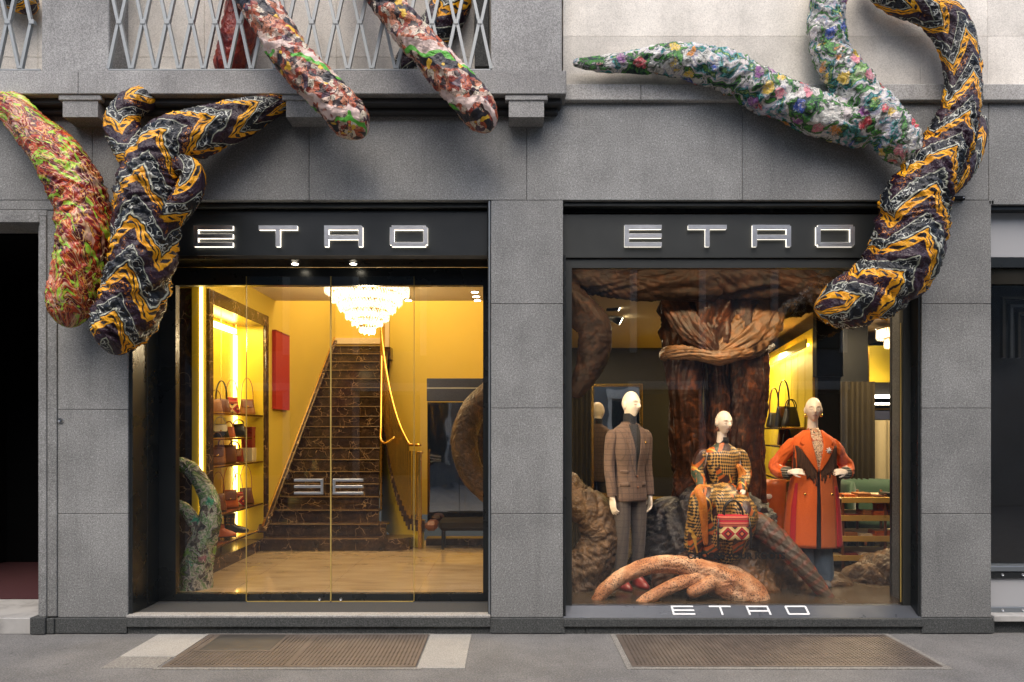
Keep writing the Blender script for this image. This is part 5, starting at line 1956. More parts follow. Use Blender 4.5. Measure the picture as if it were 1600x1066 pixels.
handbag('tan bag with a flap at the street end of the middle shelf', onshelf(339, 1.31), .19, .20, .10, 'leather_tan', 'strap', 'leather_tan', 'leather_brown', radians(30), G, .9, .18)
handbag('red patterned bag between the bucket bags on the lower shelf', onshelf(371, .77), .16, .17, .10, 'kilim', 'strap', 'leather_red', None, radians(30), G, .8, .24)
p = onshelf(388, 1.55)
bxk = thing('gift_box', 'dark red upright box on a small plinth at the far end of the niche', 'box', (p[0], p[1], 1.311))
box('plinth', 'leather_cream', p[0] - .08, p[0] + .08, p[1] - .08, p[1] + .08, 1.311, 1.48, bxk, .004)
box('carton', 'leather_red', p[0] - .07, p[0] + .07, p[1] - .06, p[1] + .06, 1.481, 1.72, bxk, .005)
box('lid', 'leather_red', p[0] - .075, p[0] + .075, p[1] - .065, p[1] + .065, 1.721, 1.75, bxk, .005)


def ankle_boot(label, pos, mat, rotz, s=1.0, stud=None, group=None, tall=.20):
    b = thing('boot', label, 'boot', pos, group, rotz)
    m = MB()
    m.loft(smooth_rings([(.055 * s, 0, .012, .125 * s, .044 * s), (.055 * s, 0, .035, .122 * s, .046 * s), (.035 * s, 0, .065, .095 * s, .044 * s), (-.005 * s, 0, .10, .058 * s, .042 * s), (-.012 * s, 0, .15, .056 * s, .046 * s), (-.012 * s, 0, tall, .060 * s, .050 * s)], 4), 32, True, .02, 3)
    m.build('upper', mat, b, local=True)
    box('sole', 'leather_black', -.065 * s, .175 * s, -.042 * s, .042 * s, 0, .012, b, .004, local=True)
    box('heel', 'leather_black', -.068 * s, -.005 * s, -.036 * s, .036 * s, -.022, -.0005, b, .003, local=True)
    if stud:
        for z in (.11, .15, .18):
            for k in range(5):
                a = -pi / 2 + (k - 2) * .5
                MB().ball((-.012 * s + .058 * s * cos(a), .048 * s * sin(a), z), .007, n=5).build('stud', stud, b, local=True)
    return b


ankle_boot('black ankle boot with gold studs on the lowest niche shelf', Vector(onshelf(363, .435)) + Vector((-.02, 0, .023)), 'leather_black', radians(20), 1.15, 'gold', None, .24)
ankle_boot('orange shoe lying at the street end of the lowest niche shelf', Vector(onshelf(344, .435)) + Vector((0, 0, .023)), 'leather_orange', radians(20), 1.0, None, None, .12)

red = thing('wall_panel', 'tall red fabric panel on the yellow wall beside the stairs', 'wall panel', (XL + .02, 3.9, 1.98))
dn, df = 3.22 * F / 375 - D, 3.22 * F / 353 - D
mb = MB()
mb.poly([(XL + .001, dn, 1.99), (XL + .001, df, 1.99), (XL + .001, df, 3.04), (XL + .001, dn, 3.04)], (.05, 0, 0))
mb.build('panel', 'red_panel', red)
box('top_batten', 'leather_red', XL + .002, XL + .055, dn, df, 3.041, 3.055, red)

# the staircase
NS, RUN0, TOP = 19, 3.05, 3.22
rise = (TOP - FZ) / NS
st = thing('staircase', 'steep dark marble staircase with brass railing rising towards a yellow landing', 'staircase', (-2.5, RUN0, FZ))
run = (6.66 - RUN0) / NS


def edge_x(y):
    t = max(0.0, min(1.0, (y - RUN0) / (6.66 - RUN0)))
    return -1.70 + (-2.36 + 1.70) * t


for i in range(NS):
    y0, y1 = RUN0 + run * i, RUN0 + run * (i + 1)
    z0, z1 = FZ + rise * i, FZ + rise * (i + 1)
    xr = edge_x((y0 + y1) / 2) + (.42 if i == 0 else .10 if i == 1 else 0)
    if i == 0:
        m = MB()
        m.poly([(XL + .004, y0, z0 + .001), (xr - .12, y0, z0 + .001), (xr - .03, y0 + .05, z0 + .001), (xr, y0 + .16, z0 + .001), (xr - .02, y1 + .12, z0 + .001), (XL + .004, y1 + .12, z0 + .001)], (0, 0, rise - .03))
        rs = m.build('riser', 'marble', st)
        m = MB()
        m.poly([(XL + .004, y0 - .02, z1 - .028), (xr - .12, y0 - .02, z1 - .028), (xr - .02, y0 + .04, z1 - .028), (xr + .02, y0 + .16, z1 - .028), (xr, y1 + .13, z1 - .028), (XL + .004, y1 + .13, z1 - .028)], (0, 0, .028))
        m.build('tread', 'marble', st)
        continue
    box('riser', 'marble', XL + .004, xr, y0, y0 + .05, z0 + .001, z1 - .029, st)
    box('tread', 'marble', XL + .004, xr + .012, y0 - .018, y1 + .05, z1 - .028, z1, st, .004)
MT['edge_gold'] = MT['gold']
nos = MB()
for i in range(NS):
    y0, z1 = RUN0 + run * i, FZ + rise * (i + 1)
    nos.box(XL + .006, edge_x(y0) - .01, y0 - .022, y0 - .0185, z1 - .008, z1 - .001)
nos.build('brass_nosing', 'nosing', st)
ss = MB()
a0, a1 = Vector((XL + .010, RUN0, FZ + rise + .08)), Vector((XL + .010, 6.6, TOP + .10))
ss.bar(a0, a1, .03, .12, up=Vector((1, 0, 0)))
ss.build('wall_string', 'marble', st)
ss = MB()
ss.bar(a0 + Vector((.012, 0, .07)), a1 + Vector((.012, 0, .07)), .016, .024, up=Vector((1, 0, 0)))
ss.build('brass_line', 'gold', st)
# open side: a flaring string with its spandrel, balusters and handrail
crv = [(-1.20, 3.22), (-1.36, 3.40), (-1.56, 3.75), (-1.78, 4.3), (-2.0, 5.0), (-2.2, 5.8), (-2.31, 6.6)]
cp = [q for q, _ in catmull([Vector((x, y, FZ + rise * ((y - RUN0) / run) + .02)) for x, y in crv], [0] * len(crv), .085)]
sp, sg, hr = MB(), MB(), MB()
for a, b in zip(cp, cp[1:]):
    za, zb = max(a.z, FZ + rise * 2), max(b.z, FZ + rise * 2)
    sp.add([(a.x, a.y, FZ + .01), (b.x, b.y, FZ + .01), (b.x, b.y, zb - .03), (a.x, a.y, za - .03),
            (a.x + .05, a.y + .01, FZ + .01), (b.x + .05, b.y + .01, FZ + .01), (b.x + .05, b.y + .01, zb - .03), (a.x + .05, a.y + .01, za - .03)],
           [(0, 3, 2, 1), (4, 5, 6, 7), (3, 7, 6, 2)])
sp.build('spandrel', 'yellow_deep', st)
for i, (a, b) in enumerate(zip(cp, cp[1:])):
    za = max(a.z, FZ + rise * 2)
    m = MB()
    sg.box(a.x - .03, a.x + .06, a.y - .005, b.y + .04, za - .10, za + .045)
sg.build('stepped_string', 'marble', st)
bal = None
for i, a in enumerate(cp):
    za = max(a.z, FZ + rise * 2)
    top = 1.02 if i > 3 else .95
    m = MB()
    m.box(a.x - .019, a.x + .019, a.y - .016, a.y + .016, za + .046, za + top, .003)
    m.build('baluster', 'gold_paint', st)
hr.rod([Vector((a.x, a.y, max(a.z, FZ + rise * 2) + 1.03)) for a in cp], .019, 10)
hr.build('handrail', 'gold_paint', st)
nw = MB().box(-1.225, -1.175, 3.16, 3.21, FZ + .001, 1.40, .006).box(-1.24, -1.16, 3.145, 3.225, 1.4, 1.43, .006)
nw.build('newel_post', 'gold', st)
for i in range(2, NS, 1):
    y = RUN0 + run * i + .08
    if i > 9: break
    x = edge_x(y) + .015
    z = FZ + rise * (i + 1)
    MB().box(x - .010, x + .010, y - .010, y + .010, z, z + .92, .003).build('baluster', 'gold_paint', st)
ih = MB()
pts = [Vector((edge_x(RUN0 + run * i + .08) + .015, RUN0 + run * i + .08, FZ + rise * (i + 1) + .94)) for i in range(2, 11)]
pts = [pts[0] + Vector((.22, -.16, .03)), pts[0] + Vector((.09, -.14, -.05))] + pts
ih.rod([q for q, _ in catmull(pts, [0] * len(pts), .05)], .017, 10)
ih.build('handrail', 'gold_paint', st)
# main hanging piece: chandelier of five crystal tiers
cx, cy = PX(574, 2.5), 2.5
chand = thing('chandelier', 'large tiered crystal chandelier glowing above the entrance hall', 'chandelier', (cx, cy, CH))
rng = random.Random(5)
tz = [3.46, 3.345, 3.24, 3.14, 3.045, 2.965]
tr = [.49, .41, .33, .25, .175, .09]
for i, (z, r) in enumerate(zip(tz, tr)):
    m = MB()
    m.lathe([(r + .012, z - .012), (r + .012, z), (r - .01, z), (r - .01, z - .012)], (cx, cy, 0), 40)
    if i < len(tr):
        m.build('tier_ring', 'gold', chand)
    t = MB()
    hgt = (.135, .125, .115, .11, .09, .10)[i]
    for lay in range(3 if i < 4 else 2):
        rr = r - lay * .055
        if rr < .03: continue
        n = max(8, int(2 * pi * rr / .034))
        for k in range(n):
            a = 2 * pi * (k + .5 * lay) / n
            x, y = cx + rr * cos(a), cy + rr * sin(a)
            h = hgt * (.85 + .3 * rng.random()) * (1 + lay * .15)
            w = .0125
            tw = rng.random() * 2
            ring = [(x + cos(tw + q * pi / 2) * w, y + sin(tw + q * pi / 2) * w) for q in range(4)]
            vs = [(x, y, z - .015)] + [(p[0], p[1], z - .05) for p in ring] + [(p[0], p[1], z - h * .8) for p in ring] + [(x, y, z - h)]
            fs = [(0, 1, 2), (0, 2, 3), (0, 3, 4), (0, 4, 1)] + [(1 + q, 5 + q, 5 + (q + 1) % 4, 1 + (q + 1) % 4) for q in range(4)] + [(9, 6 + q - (4 if q == 3 else 0), 5 + q) for q in range(4)]
            t.add(vs, fs)
    t.build('crystal_tier', 'crystal', chand, kind='stuff')


def lamp(name, kind, loc, energy, color=(1, .78, .46), size=.1, rot=None, sy=None, spot=None, blend=.6):
    l = bpy.data.lights.new(name, kind)
    l.energy, l.color = energy, color
    if kind == 'AREA':
        l.shape = 'RECTANGLE'
        l.size, l.size_y = size, sy or size
    else:
        l.shadow_soft_size = size
    if kind == 'SPOT':
        l.spot_size, l.spot_blend = spot, blend
    o = link(bpy.data.objects.new(name, l))
    o.location = loc
    if rot is not None:
        o.rotation_euler = Vector(rot).to_track_quat('-Z', 'Y').to_euler()
    return o


WARM = (1.0, .78, .46)
lamp('chandelier_light', 'POINT', (cx, cy, 2.78), 26, WARM, .10)
lamp('hall_light', 'AREA', (-1.6, 1.35, CH - .01), 24, WARM, 2.6, (0, 0, -1), 1.2)
lamp('stairwell_light', 'AREA', (-2.0, 5.2, 5.75), 110, WARM, 2.2, (0, 0, -1), 2.2)
lamp('landing_light', 'AREA', (-3.3, 7.5, 5.75), 38, WARM, 1.0, (0, 0, -1), 1.0)
lamp('niche_light', 'AREA', (XL - .17, 2.38, 3.03), 9, (1, .76, .34), .25, (0, 0, -1), 1.3)
lamp('side_room_light', 'AREA', (-4.6, 3.0, CH - .02), 30, WARM, 1.2, (0, 0, -1), 1.2)


def downlight(px, py, z, label, group, d=None, mat='led_white', r=.045):
    if d is None:
        d = (z - CZ) * F / (VY - py) - D
    x = PX(px, d)
    o = thing('downlight', label, 'downlight', (x, d, z), group)
    MB().lathe([(r * 1.35, -.006), (r * 1.45, -.0005)], (x, d, z), 20).build('trim_ring', 'steel', o)
    MB().lathe([(r, -.010), (r, -.0062)], (x, d, z), 18).build('lamp_face', mat, o)
    return o


for px, w in ((461, 'left'), (552, 'right')):
    dl = downlight(px, 420, ZS, f'small recessed downlight in the bronze soffit, {w} of the pair over the doors', 'downlights over the doors', d=.285, r=.028)
    lamp('soffit_lamp', 'SPOT', (dl.location.x, .285, ZS - .02), 6, (1, .85, .6), .02, (0, 0, -1), spot=radians(80))
for px, py, w in ((742, 456, 'nearest the street'), (744, 463, 'in the middle'), (746, 469, 'farthest in')):
    downlight(px, py, CH, f'recessed ceiling lamp at the right side of the hall, {w} of three', 'ceiling lamps in the hall')
for px, py, w in ((634, 463, 'nearer'), (638, 469, 'farther')):
    downlight(px, py, CH, f'recessed ceiling lamp just right of the chandelier, the {w} one', 'ceiling lamps in the hall')

# low mirrored block right of the stairs
blk = thing('mirror_wall', 'dark mirrored wall with a navy band, right of the staircase', 'mirror wall', (-.5, 3.62, FZ))
x0, x1 = -1.155, XR - .002
box('mirror', 'mirror_dark', x0, x1, 3.62, 3.66, .46, 2.09, blk)
box('navy_band', 'navy', x0, x1, 3.55, 3.66, 2.10, 2.41, blk, .004)
box('light_line', 'blind', x0, x1, 3.545, 3.55, 2.27, 2.285, blk)
box('plinth', 'marble', x0, x1, 3.45, 3.66, FZ + .001, .255, blk, .003)
for x in (-.72, -.30):
    box('mirror_joint', 'black', x - .003, x + .003, 3.616, 3.62, .46, 2.09, blk)
bn = thing('bench', 'low dark upholstered bench in front of the mirrored wall', 'bench', (-.45, 3.3, .256))
box('seat', 'dark_curtain', -.95, .05, 3.12, 3.44, .40, .55, bn, .04)
box('seat', 'leather_brown', -1.13, -.97, 3.12, 3.44, .40, .52, bn, .04)
for x in (-.90, -.02):
    for y in (3.16, 3.40):
        MB().box(x - .015, x + .015, y - .015, y + .015, FZ + .001 if y < 3.45 else .256, .399, .003).build('leg', 'black', bn)
tag(wrapped_o := root('fabric_root', '', 'brown_root', [(806, 570, 1.75, 18), (774, 606, 1.75, 18), (744, 636, 1.75, 19), (728, 668, 1.75, 20), (726, 700, 1.75, 20), (736, 736, 1.75, 19), (764, 768, 1.75, 18), (804, 792, 1.75, 18)], seed=81, fold=.05),
    'brown cloth wrapped root curving in an arc behind the right entrance pane', 'root', 'roots inside the shop')
wf = thing('fabric_root', 'mossy floral cloth root forking upward just inside the left entrance pane', 'root', P(305, 925, 1.0), 'roots inside the shop')
root('main_limb', '', 'floral_dull', [(304, 936, .98, 26), (306, 900, .98, 23), (316, 855, .98, 20), (328, 812, .98, 16), (326, 778, 1.0, 13), (311, 748, 1.02, 12), (293, 730, 1.04, 11), (274, 722, 1.06, 9)], wf, seed=85, nu=56, tip0=False)
root('side_limb', '', 'floral_dull', [(320, 838, .98, 13), (307, 822, .97, 10), (296, 804, .96, 9), (285, 792, .95, 8), (270, 786, .95, 6)], wf, seed=88, nu=48)
# stair rail in the side room
rr = thing('side_railing', 'small brass stair rail with a dark handrail left of the light post', 'railing', (-4.1, 2.2, FZ))
for i in range(7):
    y = 1.75 + i * .16
    x = -3.66 - i * .05
    MB().box(x - .01, x + .01, y - .01, y + .01, FZ + .001, 1.25 - i * .03, .002).build('baluster', 'gold', rr)
MB().rod([(-3.60, 1.62, 1.60), (-3.68, 1.8, 1.36), (-3.78, 2.05, 1.24), (-3.98, 2.75, 1.08)], .03, 8).build('handrail', 'leather_black', rr)
for i in range(3):
    box('step', 'marble', -5.2, -3.85, 2.9 + i * .3, 3.2 + i * .3, FZ + .001, FZ + .17 * (i + 1), rr)

# ------------------------------------------------------------------ right interior: the display window and the room behind it
WZ = .203
RX0, RX1 = XR + .12, 5.6
structure(box('window_floor', 'floor_dark', RX0, RX1, WD + .031, 5.6, .12, WZ))
structure(box('window_ceiling', 'ceiling', RX0, 2.6, 1.0, 5.6, 3.06, 3.16))
structure(box('window_ceiling', 'ceiling_dark', 2.601, RX1, 1.0, 5.6, 3.06, 3.16))
structure(box('light_trough', 'dark_wall', RX0, RX1, .43, 1.10, 3.45, 3.55))
structure(box('trough_front', 'dark_wall', RX0, RX1, .98, 1.0, 3.06, 3.45))
structure(box('window_back_wall', 'dark_wall', RX0, RX1, 5.5, 5.6, WZ, 3.06))
structure(box('window_side_wall', 'dark_wall', RX1, RX1 + .1, .47, 5.6, WZ, 3.5))
structure(box('window_side_wall', 'dark_wall', RX0, RX0 + .02, .47, 5.6, WZ, 3.5))
structure(box('front_wall', 'dark_wall', R1 + .01, RX1, .47, .5, WZ, 3.5))


def curtain(name, label, mat, x0, y0, x1, y1, z0, z1, folds, amp=.03):
    m = MB()
    n = folds * 8
    a, b = Vector((x0, y0)), Vector((x1, y1))
    dv = (b - a)
    nr = Vector((-dv.y, dv.x)).normalized()
    vs, fs = [], []
    for lay in (0, .012):
        for z in (z0, z1):
            for i in range(n + 1):
                t = i / n
                q = a + dv * t + nr * (amp * sin(t * folds * 2 * pi + .6 * sin(t * 17)) + lay)
                vs.append((q.x, q.y, z))
    w = n + 1
    for i in range(n):
        fs.append((i, i + 1, w + i + 1, w + i))
        fs.append((2 * w + i, 3 * w + i, 3 * w + i + 1, 2 * w + i + 1))
    m.add(vs, fs, True)
    o = m.build(name, mat)
    return tag(o, label, 'curtain')


curtain('curtain', 'olive pleated curtain at the left side behind the display window glass', 'olive', .62, 2.55, 1.02, 2.55, WZ + .01, 2.2, 7)
curtain('curtain', 'dark pleated curtain behind the mannequin in the orange coat', 'dark_curtain', 3.80, 3.08, 4.66, 3.08, WZ + .01, 2.33, 12)
curtain('curtain', 'pale grey curtain behind the tiered table on the right', 'grey_curtain', 4.64, 3.36, 5.5, 3.36, WZ + .01, 1.84, 5, .02)
col = thing('column', 'tall black column behind the mannequin in the orange coat', 'column', (3.62, 2.2, WZ))
box('shaft', 'black', 3.40, 3.70, 1.92, 2.015, 2.30, 3.058, col, .004)
box('shaft', 'dark_wall', 3.42, 3.68, 1.94, 2.01, WZ + .001, 2.299, col, .004)
col2 = thing('column', 'slim dark column at the left edge of the bright mirror strip', 'column', (4.42, 3.18, WZ))
box('shaft', 'black', 4.24, 4.61, 3.14, 3.22, WZ + .001, 3.058, col2, .004)
box('brass_edge', 'gold', 4.611, 4.628, 3.14, 3.18, WZ + .001, 2.78, col2)

# the yellow wall with cove light and ledges
ya, yb = Vector((3.40, 2.02, 0)), Vector((3.98, 5.2, 0))
yd = (yb - ya).normalized()
yn = Vector((yd.y, -yd.x, 0))


def wallbox(name, mat, s0, s1, o0, o1, z0, z1, parent, c=0.0):
    """box along the yellow wall: s along it, o out of it towards the room"""
    m = MB().box(s0, s1, o0, o1, z0, z1, c)
    m.v = [tuple(ya + yd * p[0] - yn * p[1] + Vector((0, 0, p[2]))) for p in m.v]
    m.f = [f[::-1] for f in m.f] if False else m.f
    return m.build(name, mat, parent)


yl = (yb - ya).length
yw = thing('yellow_wall', 'yellow panelled wall lit by a cove strip, behind the central trunk', 'wall', tuple(ya))
for i in range(9):
    wallbox('panel', 'yellow_deep', yl * i / 9 + .008, yl * (i + 1) / 9 - .008, -.05, 0.0, WZ + .002, 2.86, yw, .003)
wallbox('backing', 'black', 0, yl, -.08, -.051, WZ, 2.86, yw)
wallbox('cove_light', 'led', .02, yl - .02, .03, .06, 2.66, 2.69, yw)
wallbox('cove_board', 'yellow_deep', .0, yl, .061, .075, 2.64, 2.74, yw)
for z, a, b in ((1.74, .15, 1.9), (1.52, .3, 1.2), (1.13, .1, 1.5), (1.00, .2, .9)):
    wallbox('ledge', 'gold', a, b, .001, .30, z - .022, z, yw, .003)
lamp('yellow_wall_light', 'AREA', tuple(ya + yd * (yl / 2) - yn * .22 + Vector((0, 0, 2.72))), 42, (1, .76, .30), 2.2, (0.12, 0.02, -1), .15)


def onledge(px, py_or_z, s):
    q = ya + yd * s - yn * .16
    return (q.x, q.y, py_or_z + .001)


GL = 'black accessories on the yellow ledges'
rt = radians(15)
handbag('black bag with a tall strap on the upper yellow ledge', onledge(0, 1.74, .75), .22, .26, .12, 'leather_black', 'strap', 'leather_black', 'leather_brown', rt, GL, .8, .34)
handbag('black rounded bag at the far end of the upper yellow ledge', onledge(0, 1.74, 1.35), .20, .20, .12, 'leather_black', 'strap', 'leather_brown', None, rt, GL, .7, .34)
handbag('small black bag close to the orange coat on the upper yellow ledge', onledge(0, 1.74, .35), .22, .24, .12, 'leather_black', 'arch', 'leather_black', None, rt, GL, .6, .10)
handbag('dark bag standing on the lower yellow ledge', onledge(0, 1.13, .55), .20, .20, .12, 'leather_black', 'strap', 'leather_black', 'leather_brown', rt, GL, .7, .40)
handbag('grey flat pouch on the middle yellow ledge', onledge(0, 1.52, .7), .20, .19, .05, 'leather_brown', 'none', None, None, rt, GL, .8)
vs = thing('boot_display', 'tall orange leather boot shaft with a round white patch below the yellow ledges', 'boot', (PX(1213, 2.1), 2.1, WZ))
m = MB()
m.loft(smooth_rings([(0, 0, 0.0, .10, .09), (0, 0, .3, .095, .09), (0, 0, .62, .115, .10), (0, 0, .92, .125, .105)], 4), 28, True, .04, 2)
m.xform(Matrix.Translation((PX(1211, 2.1), 2.1, .22)))
m.build('shaft', 'leather_orange', vs)
MB().ball((PX(1202, 2.0), 2.005, PZ(776, 2.0)), .035, .006, .03, 10).build('white_patch', 'print_white', vs)

# mirror strip at the right
ms = thing('mirror_strip', 'yellow wall strip with light tubes and a navy band at the right end', 'wall panel', (5.1, 3.6, 1.9))
box('panel', 'yellow_deep', 4.62, 5.58, 3.6, 3.65, 2.36, 2.86, ms)
box('panel', 'dark_wall', 4.62, 5.58, 3.59, 3.65, 2.20, 2.36, ms)
box('light_tube', 'led_white', 4.66, 5.5, 3.50, 3.53, 2.14, 2.18, ms)
box('light_tube', 'led_white', 4.66, 5.5, 3.50, 3.53, 2.05, 2.075, ms)
box('brass_rail', 'gold', 4.64, 5.5, 3.46, 3.48, 1.98, 2.00, ms)
box('navy_band', 'navy', 4.64, 5.5, 3.42, 3.46, 1.85, 1.965, ms)
c2 = thing('chandelier', 'part of a glowing crystal chandelier at the right edge of the display window', 'chandelier', (4.95, 3.0, 3.06))
for z, r, h in ((2.98, .34, .12), (2.86, .25, .11), (2.76, .16, .11)):
    t = MB()
    n = int(2 * pi * r / .036)
    for k in range(n):
        a = 2 * pi * k / n
        x, y = 4.98 + r * cos(a), 2.9 + r * sin(a)
        t.rod([(x, y, z), (x, y, z - h * .8), (x, y, z - h)], [.008, .014, .002], 5)
    t.build('crystal_tier', 'crystal', c2, kind='stuff')
    MB().lathe([(r + .012, z), (r + .012, z + .012), (r - .01, z + .012), (r - .01, z)][:2], (4.98, 2.9, 0), 32).build('tier_ring', 'gold', c2)

# mirror with a brass frame behind the man
mm = thing('standing_mirror', 'tall brass framed mirror behind the mannequin in the brown jacket', 'mirror', (PX(964, 2.0), 2.0, WZ))
mx0, mx1 = PX(928, 2.0), PX(1000, 2.0)
mz0, mz1 = PZ(775, 2.0), PZ(604, 2.0)
box('glass', 'mirror', mx0, mx1, 2.02, 2.03, mz0, mz1, mm)
for a, b, c, d in ((mx0 - .03, mx0, mz0 - .03, mz1 + .03), (mx1, mx1 + .03, mz0 - .03, mz1 + .03)):
    box('frame_stile', 'gold', a, b, 2.0, 2.04, c, d, mm, .003)
for c, d in ((mz0 - .03, mz0), (mz1, mz1 + .03)):
    box('frame_rail', 'gold', mx0, mx1, 2.0, 2.04, c, d, mm, .003)
for x in (mx0, mx1):
    MB().box(x - .02, x + .02, 2.0, 2.04, WZ + .001, mz0 - .031, .003).build('leg', 'gold', mm)
tb = thing('side_table', 'thin brass side table behind the mannequin in the brown jacket', 'table', (PX(1035, 1.9), 1.9, WZ))
box('top', 'gold', PX(925, 1.7), PX(1052, 1.7), 1.66, 1.92, PZ(785, 1.7), PZ(779, 1.7), tb, .003)
for px in (930, 1046):
    for y in (1.68, 1.90):
        MB().box(PX(px, 1.7) - .012, PX(px, 1.7) + .012, y - .012, y + .012, WZ + .001, PZ(785, 1.7) - .001, .002).build('leg', 'gold', tb)

# track spots on the ceiling
for i, (px, py, w) in enumerate(((960, 476, 'nearer the street'), (962, 498, 'farther in'))):
    d = 1.9 + i * .55
    s = thing('track_spot', f'black track spotlight under the pale ceiling, the one {w}', 'spotlight', (PX(px, d), d, 3.058), 'track spotlights')
    z = PZ(py, d)
    x = PX(px, d)
    MB().box(x - .09, x + .01, d - .02, d + .02, 3.03, 3.058, .004).rod([(x - .04, d, 3.03), (x - .04, d, z + .03)], .010, 8).build('bracket', 'black', s)
    h = MB()
    ax = Vector((.85, -.1, -.45)).normalized()
    h.rod([Vector((x, d, z)) - ax * .08, Vector((x, d, z)) + ax * .06, Vector((x, d, z)) + ax * .07], [.045, .055, .057], 16)
    h.build('lamp_head', 'black', s)
    f = MB()
    f.rod([Vector((x, d, z)) + ax * .0705, Vector((x, d, z)) + ax * .074], .045, 16)
    f.build('lamp_face', 'led_white', s)
downlight(942, 512, 3.06, 'small ceiling lamp above the standing mirror', None)
downlight(1374, 514, 3.06, 'left lamp of the pair in the dark ceiling right of the zigzag root', 'ceiling lamps over the tiered table')
downlight(1391, 513, 3.06, 'right lamp of the pair in the dark ceiling right of the zigzag root', 'ceiling lamps over the tiered table')

# ------------------------------------------------------------------ the great cloth trunk and the roots in the window
tk = thing('fabric_tree', 'huge brown silk wrapped tree trunk with a knotted band, in the middle of the display', 'tree sculpture', P(1118, 925, 1.35))
TD = 1.35
root('trunk', '', 'brown_silk', [(1118, 385, TD, 70), (1120, 440, TD, 78), (1120, 500, TD, 77), (1119, 540, TD, 72), (1119, 556, TD, 66)], tk, seed=101, fold=.15, lump=.05, nu=130, tip0=False, tip1=False, helix=.9, squash=.66, axial=.28, ang=1.3, rings=.12)
for i, pts in enumerate(([(1070, 535, TD - .05, 28), (1071, 600, TD - .07, 28), (1074, 680, TD - .02, 25), (1080, 760, TD, 26), (1078, 850, TD, 34), (1062, 930, TD, 48)],
                         [(1121, 535, TD - .02, 20), (1121, 620, TD - .02, 18), (1121, 700, TD, 18), (1122, 800, TD, 24), (1124, 930, TD, 44)],
                         [(1170, 535, TD - .05, 27), (1170, 600, TD - .07, 27), (1166, 680, TD - .02, 25), (1162, 760, TD, 28), (1166, 850, TD, 38), (1180, 930, TD, 48)])):
    root('trunk_limb', '', 'brown_silk', pts, tk, seed=104 + i * 3, fold=.13, lump=.06, nu=84, tip1=False, helix=1.2, axial=.35, ang=1.0, rings=.3)
root('knotted_band', '', 'brown_wrap', [(1038, 556, TD - .04, 8), (1050, 551, TD - .26, 10), (1085, 552, TD - .36, 9), (1122, 559, TD - .38, 10), (1150, 553, TD - .37, 9), (1182, 546, TD - .27, 10), (1203, 541, TD - .04, 8)], tk, seed=113, fold=.20, nu=56, helix=6, axial=.4, ang=1.4, rings=.2)
root('shoulder_wrap', '', 'brown_wrap', [(1192, 430, TD - .16, 20), (1194, 470, TD - .24, 28), (1182, 505, TD - .29, 32), (1158, 530, TD - .33, 26), (1132, 547, TD - .36, 15), (1114, 556, TD - .38, 7)], tk, seed=116, fold=.24, nu=96, helix=.8, squash=.30, axial=.25, ang=1.5, rings=.1)
root('shoulder_wrap', '', 'brown_silk', [(1050, 430, TD - .16, 16), (1058, 470, TD - .27, 22), (1080, 508, TD - .32, 22), (1104, 534, TD - .36, 15), (1120, 556, TD - .38, 7)], tk, seed=118, fold=.24, nu=80, helix=.8, squash=.30, axial=.25, ang=1.4, rings=.1)
root('branch', '', 'brown_dark', [(1136, 436, TD - .42, 26), (1090, 438, TD - .44, 28), (1040, 440, TD - .46, 26), (980, 443, TD - .5, 22), (930, 438, TD - .55, 20), (880, 428, TD - .6, 20)], tk, seed=119, fold=.16, nu=64, helix=2, rings=.3, axial=.6)
root('branch', '', 'brown_dark', [(1100, 436, TD - .43, 24), (1150, 436, TD - .44, 27), (1200, 440, TD - .46, 25), (1250, 446, TD - .48, 22), (1300, 458, TD - .5, 20), (1350, 450, TD - .5, 18)], tk, seed=123, fold=.16, nu=64, helix=2, rings=.3, axial=.6)
root('branch', '', 'brown_dark', [(1180, 445, TD + .1, 26), (1225, 470, TD + .1, 24), (1262, 466, TD, 20), (1300, 440, TD, 14)], tk, seed=126, fold=.12, nu=56)

GR = 'cloth roots on the display floor'
tr_ = thing('fabric_root', 'tan speckled root forking into two arms along the front of the display', 'root', P(1110, 940, .40), GR)
TDp = .42
root('main_limb', '', 'tan_root', [(1190, 958, TDp, 16), (1176, 938, TDp, 26), (1146, 918, TDp + .02, 29), (1110, 902, TDp + .02, 24), (1078, 888, TDp + .02, 17), (1046, 882, TDp, 13.5), (1010, 886, TDp - .02, 12), (976, 899, TDp - .04, 11.5), (946, 921, TDp - .06, 10.5), (926, 952, TDp - .08, 8)], tr_, seed=131, fold=.06, rings=.4, lump=.16, nu=72, tip0=False)
root('side_limb', '', 'tan_root', [(1104, 900, TDp, 16), (1074, 908, TDp - .06, 12), (1044, 919, TDp - .10, 10.5), (1010, 938, TDp - .13, 9.5), (986, 960, TDp - .14, 8)], tr_, seed=134, fold=.06, rings=.4, nu=56, tip1=False)
root('stub_limb', '', 'tan_root', [(1118, 906, TDp - .06, 13), (1096, 919, TDp - .12, 11), (1074, 929, TDp - .14, 9)], tr_, seed=137, fold=.03, nu=48)
root('fabric_root', 'red and grey plaid root sloping down to the floor beside the orange coat', 'plaid_root',
     [(1128, 806, .80, 16), (1156, 808, .74, 17), (1190, 824, .66, 18), (1222, 851, .58, 16), (1250, 880, .52, 13.5), (1276, 912, .48, 11), (1304, 948, .44, 8)], seed=141, fold=.09, rings=.4, axial=.6, nu=64, group=GR)
br2 = thing('fabric_root', 'bulky copper brown silk root under the seated mannequin', 'root', P(1165, 930, .72), GR)
root('main_limb', '', 'brown_wrap', [(1128, 820, 1.1, 42), (1140, 862, .98, 44), (1160, 896, .86, 40), (1186, 924, .76, 32), (1202, 952, .70, 26)], br2, seed=145, fold=.12, nu=80, tip1=False)
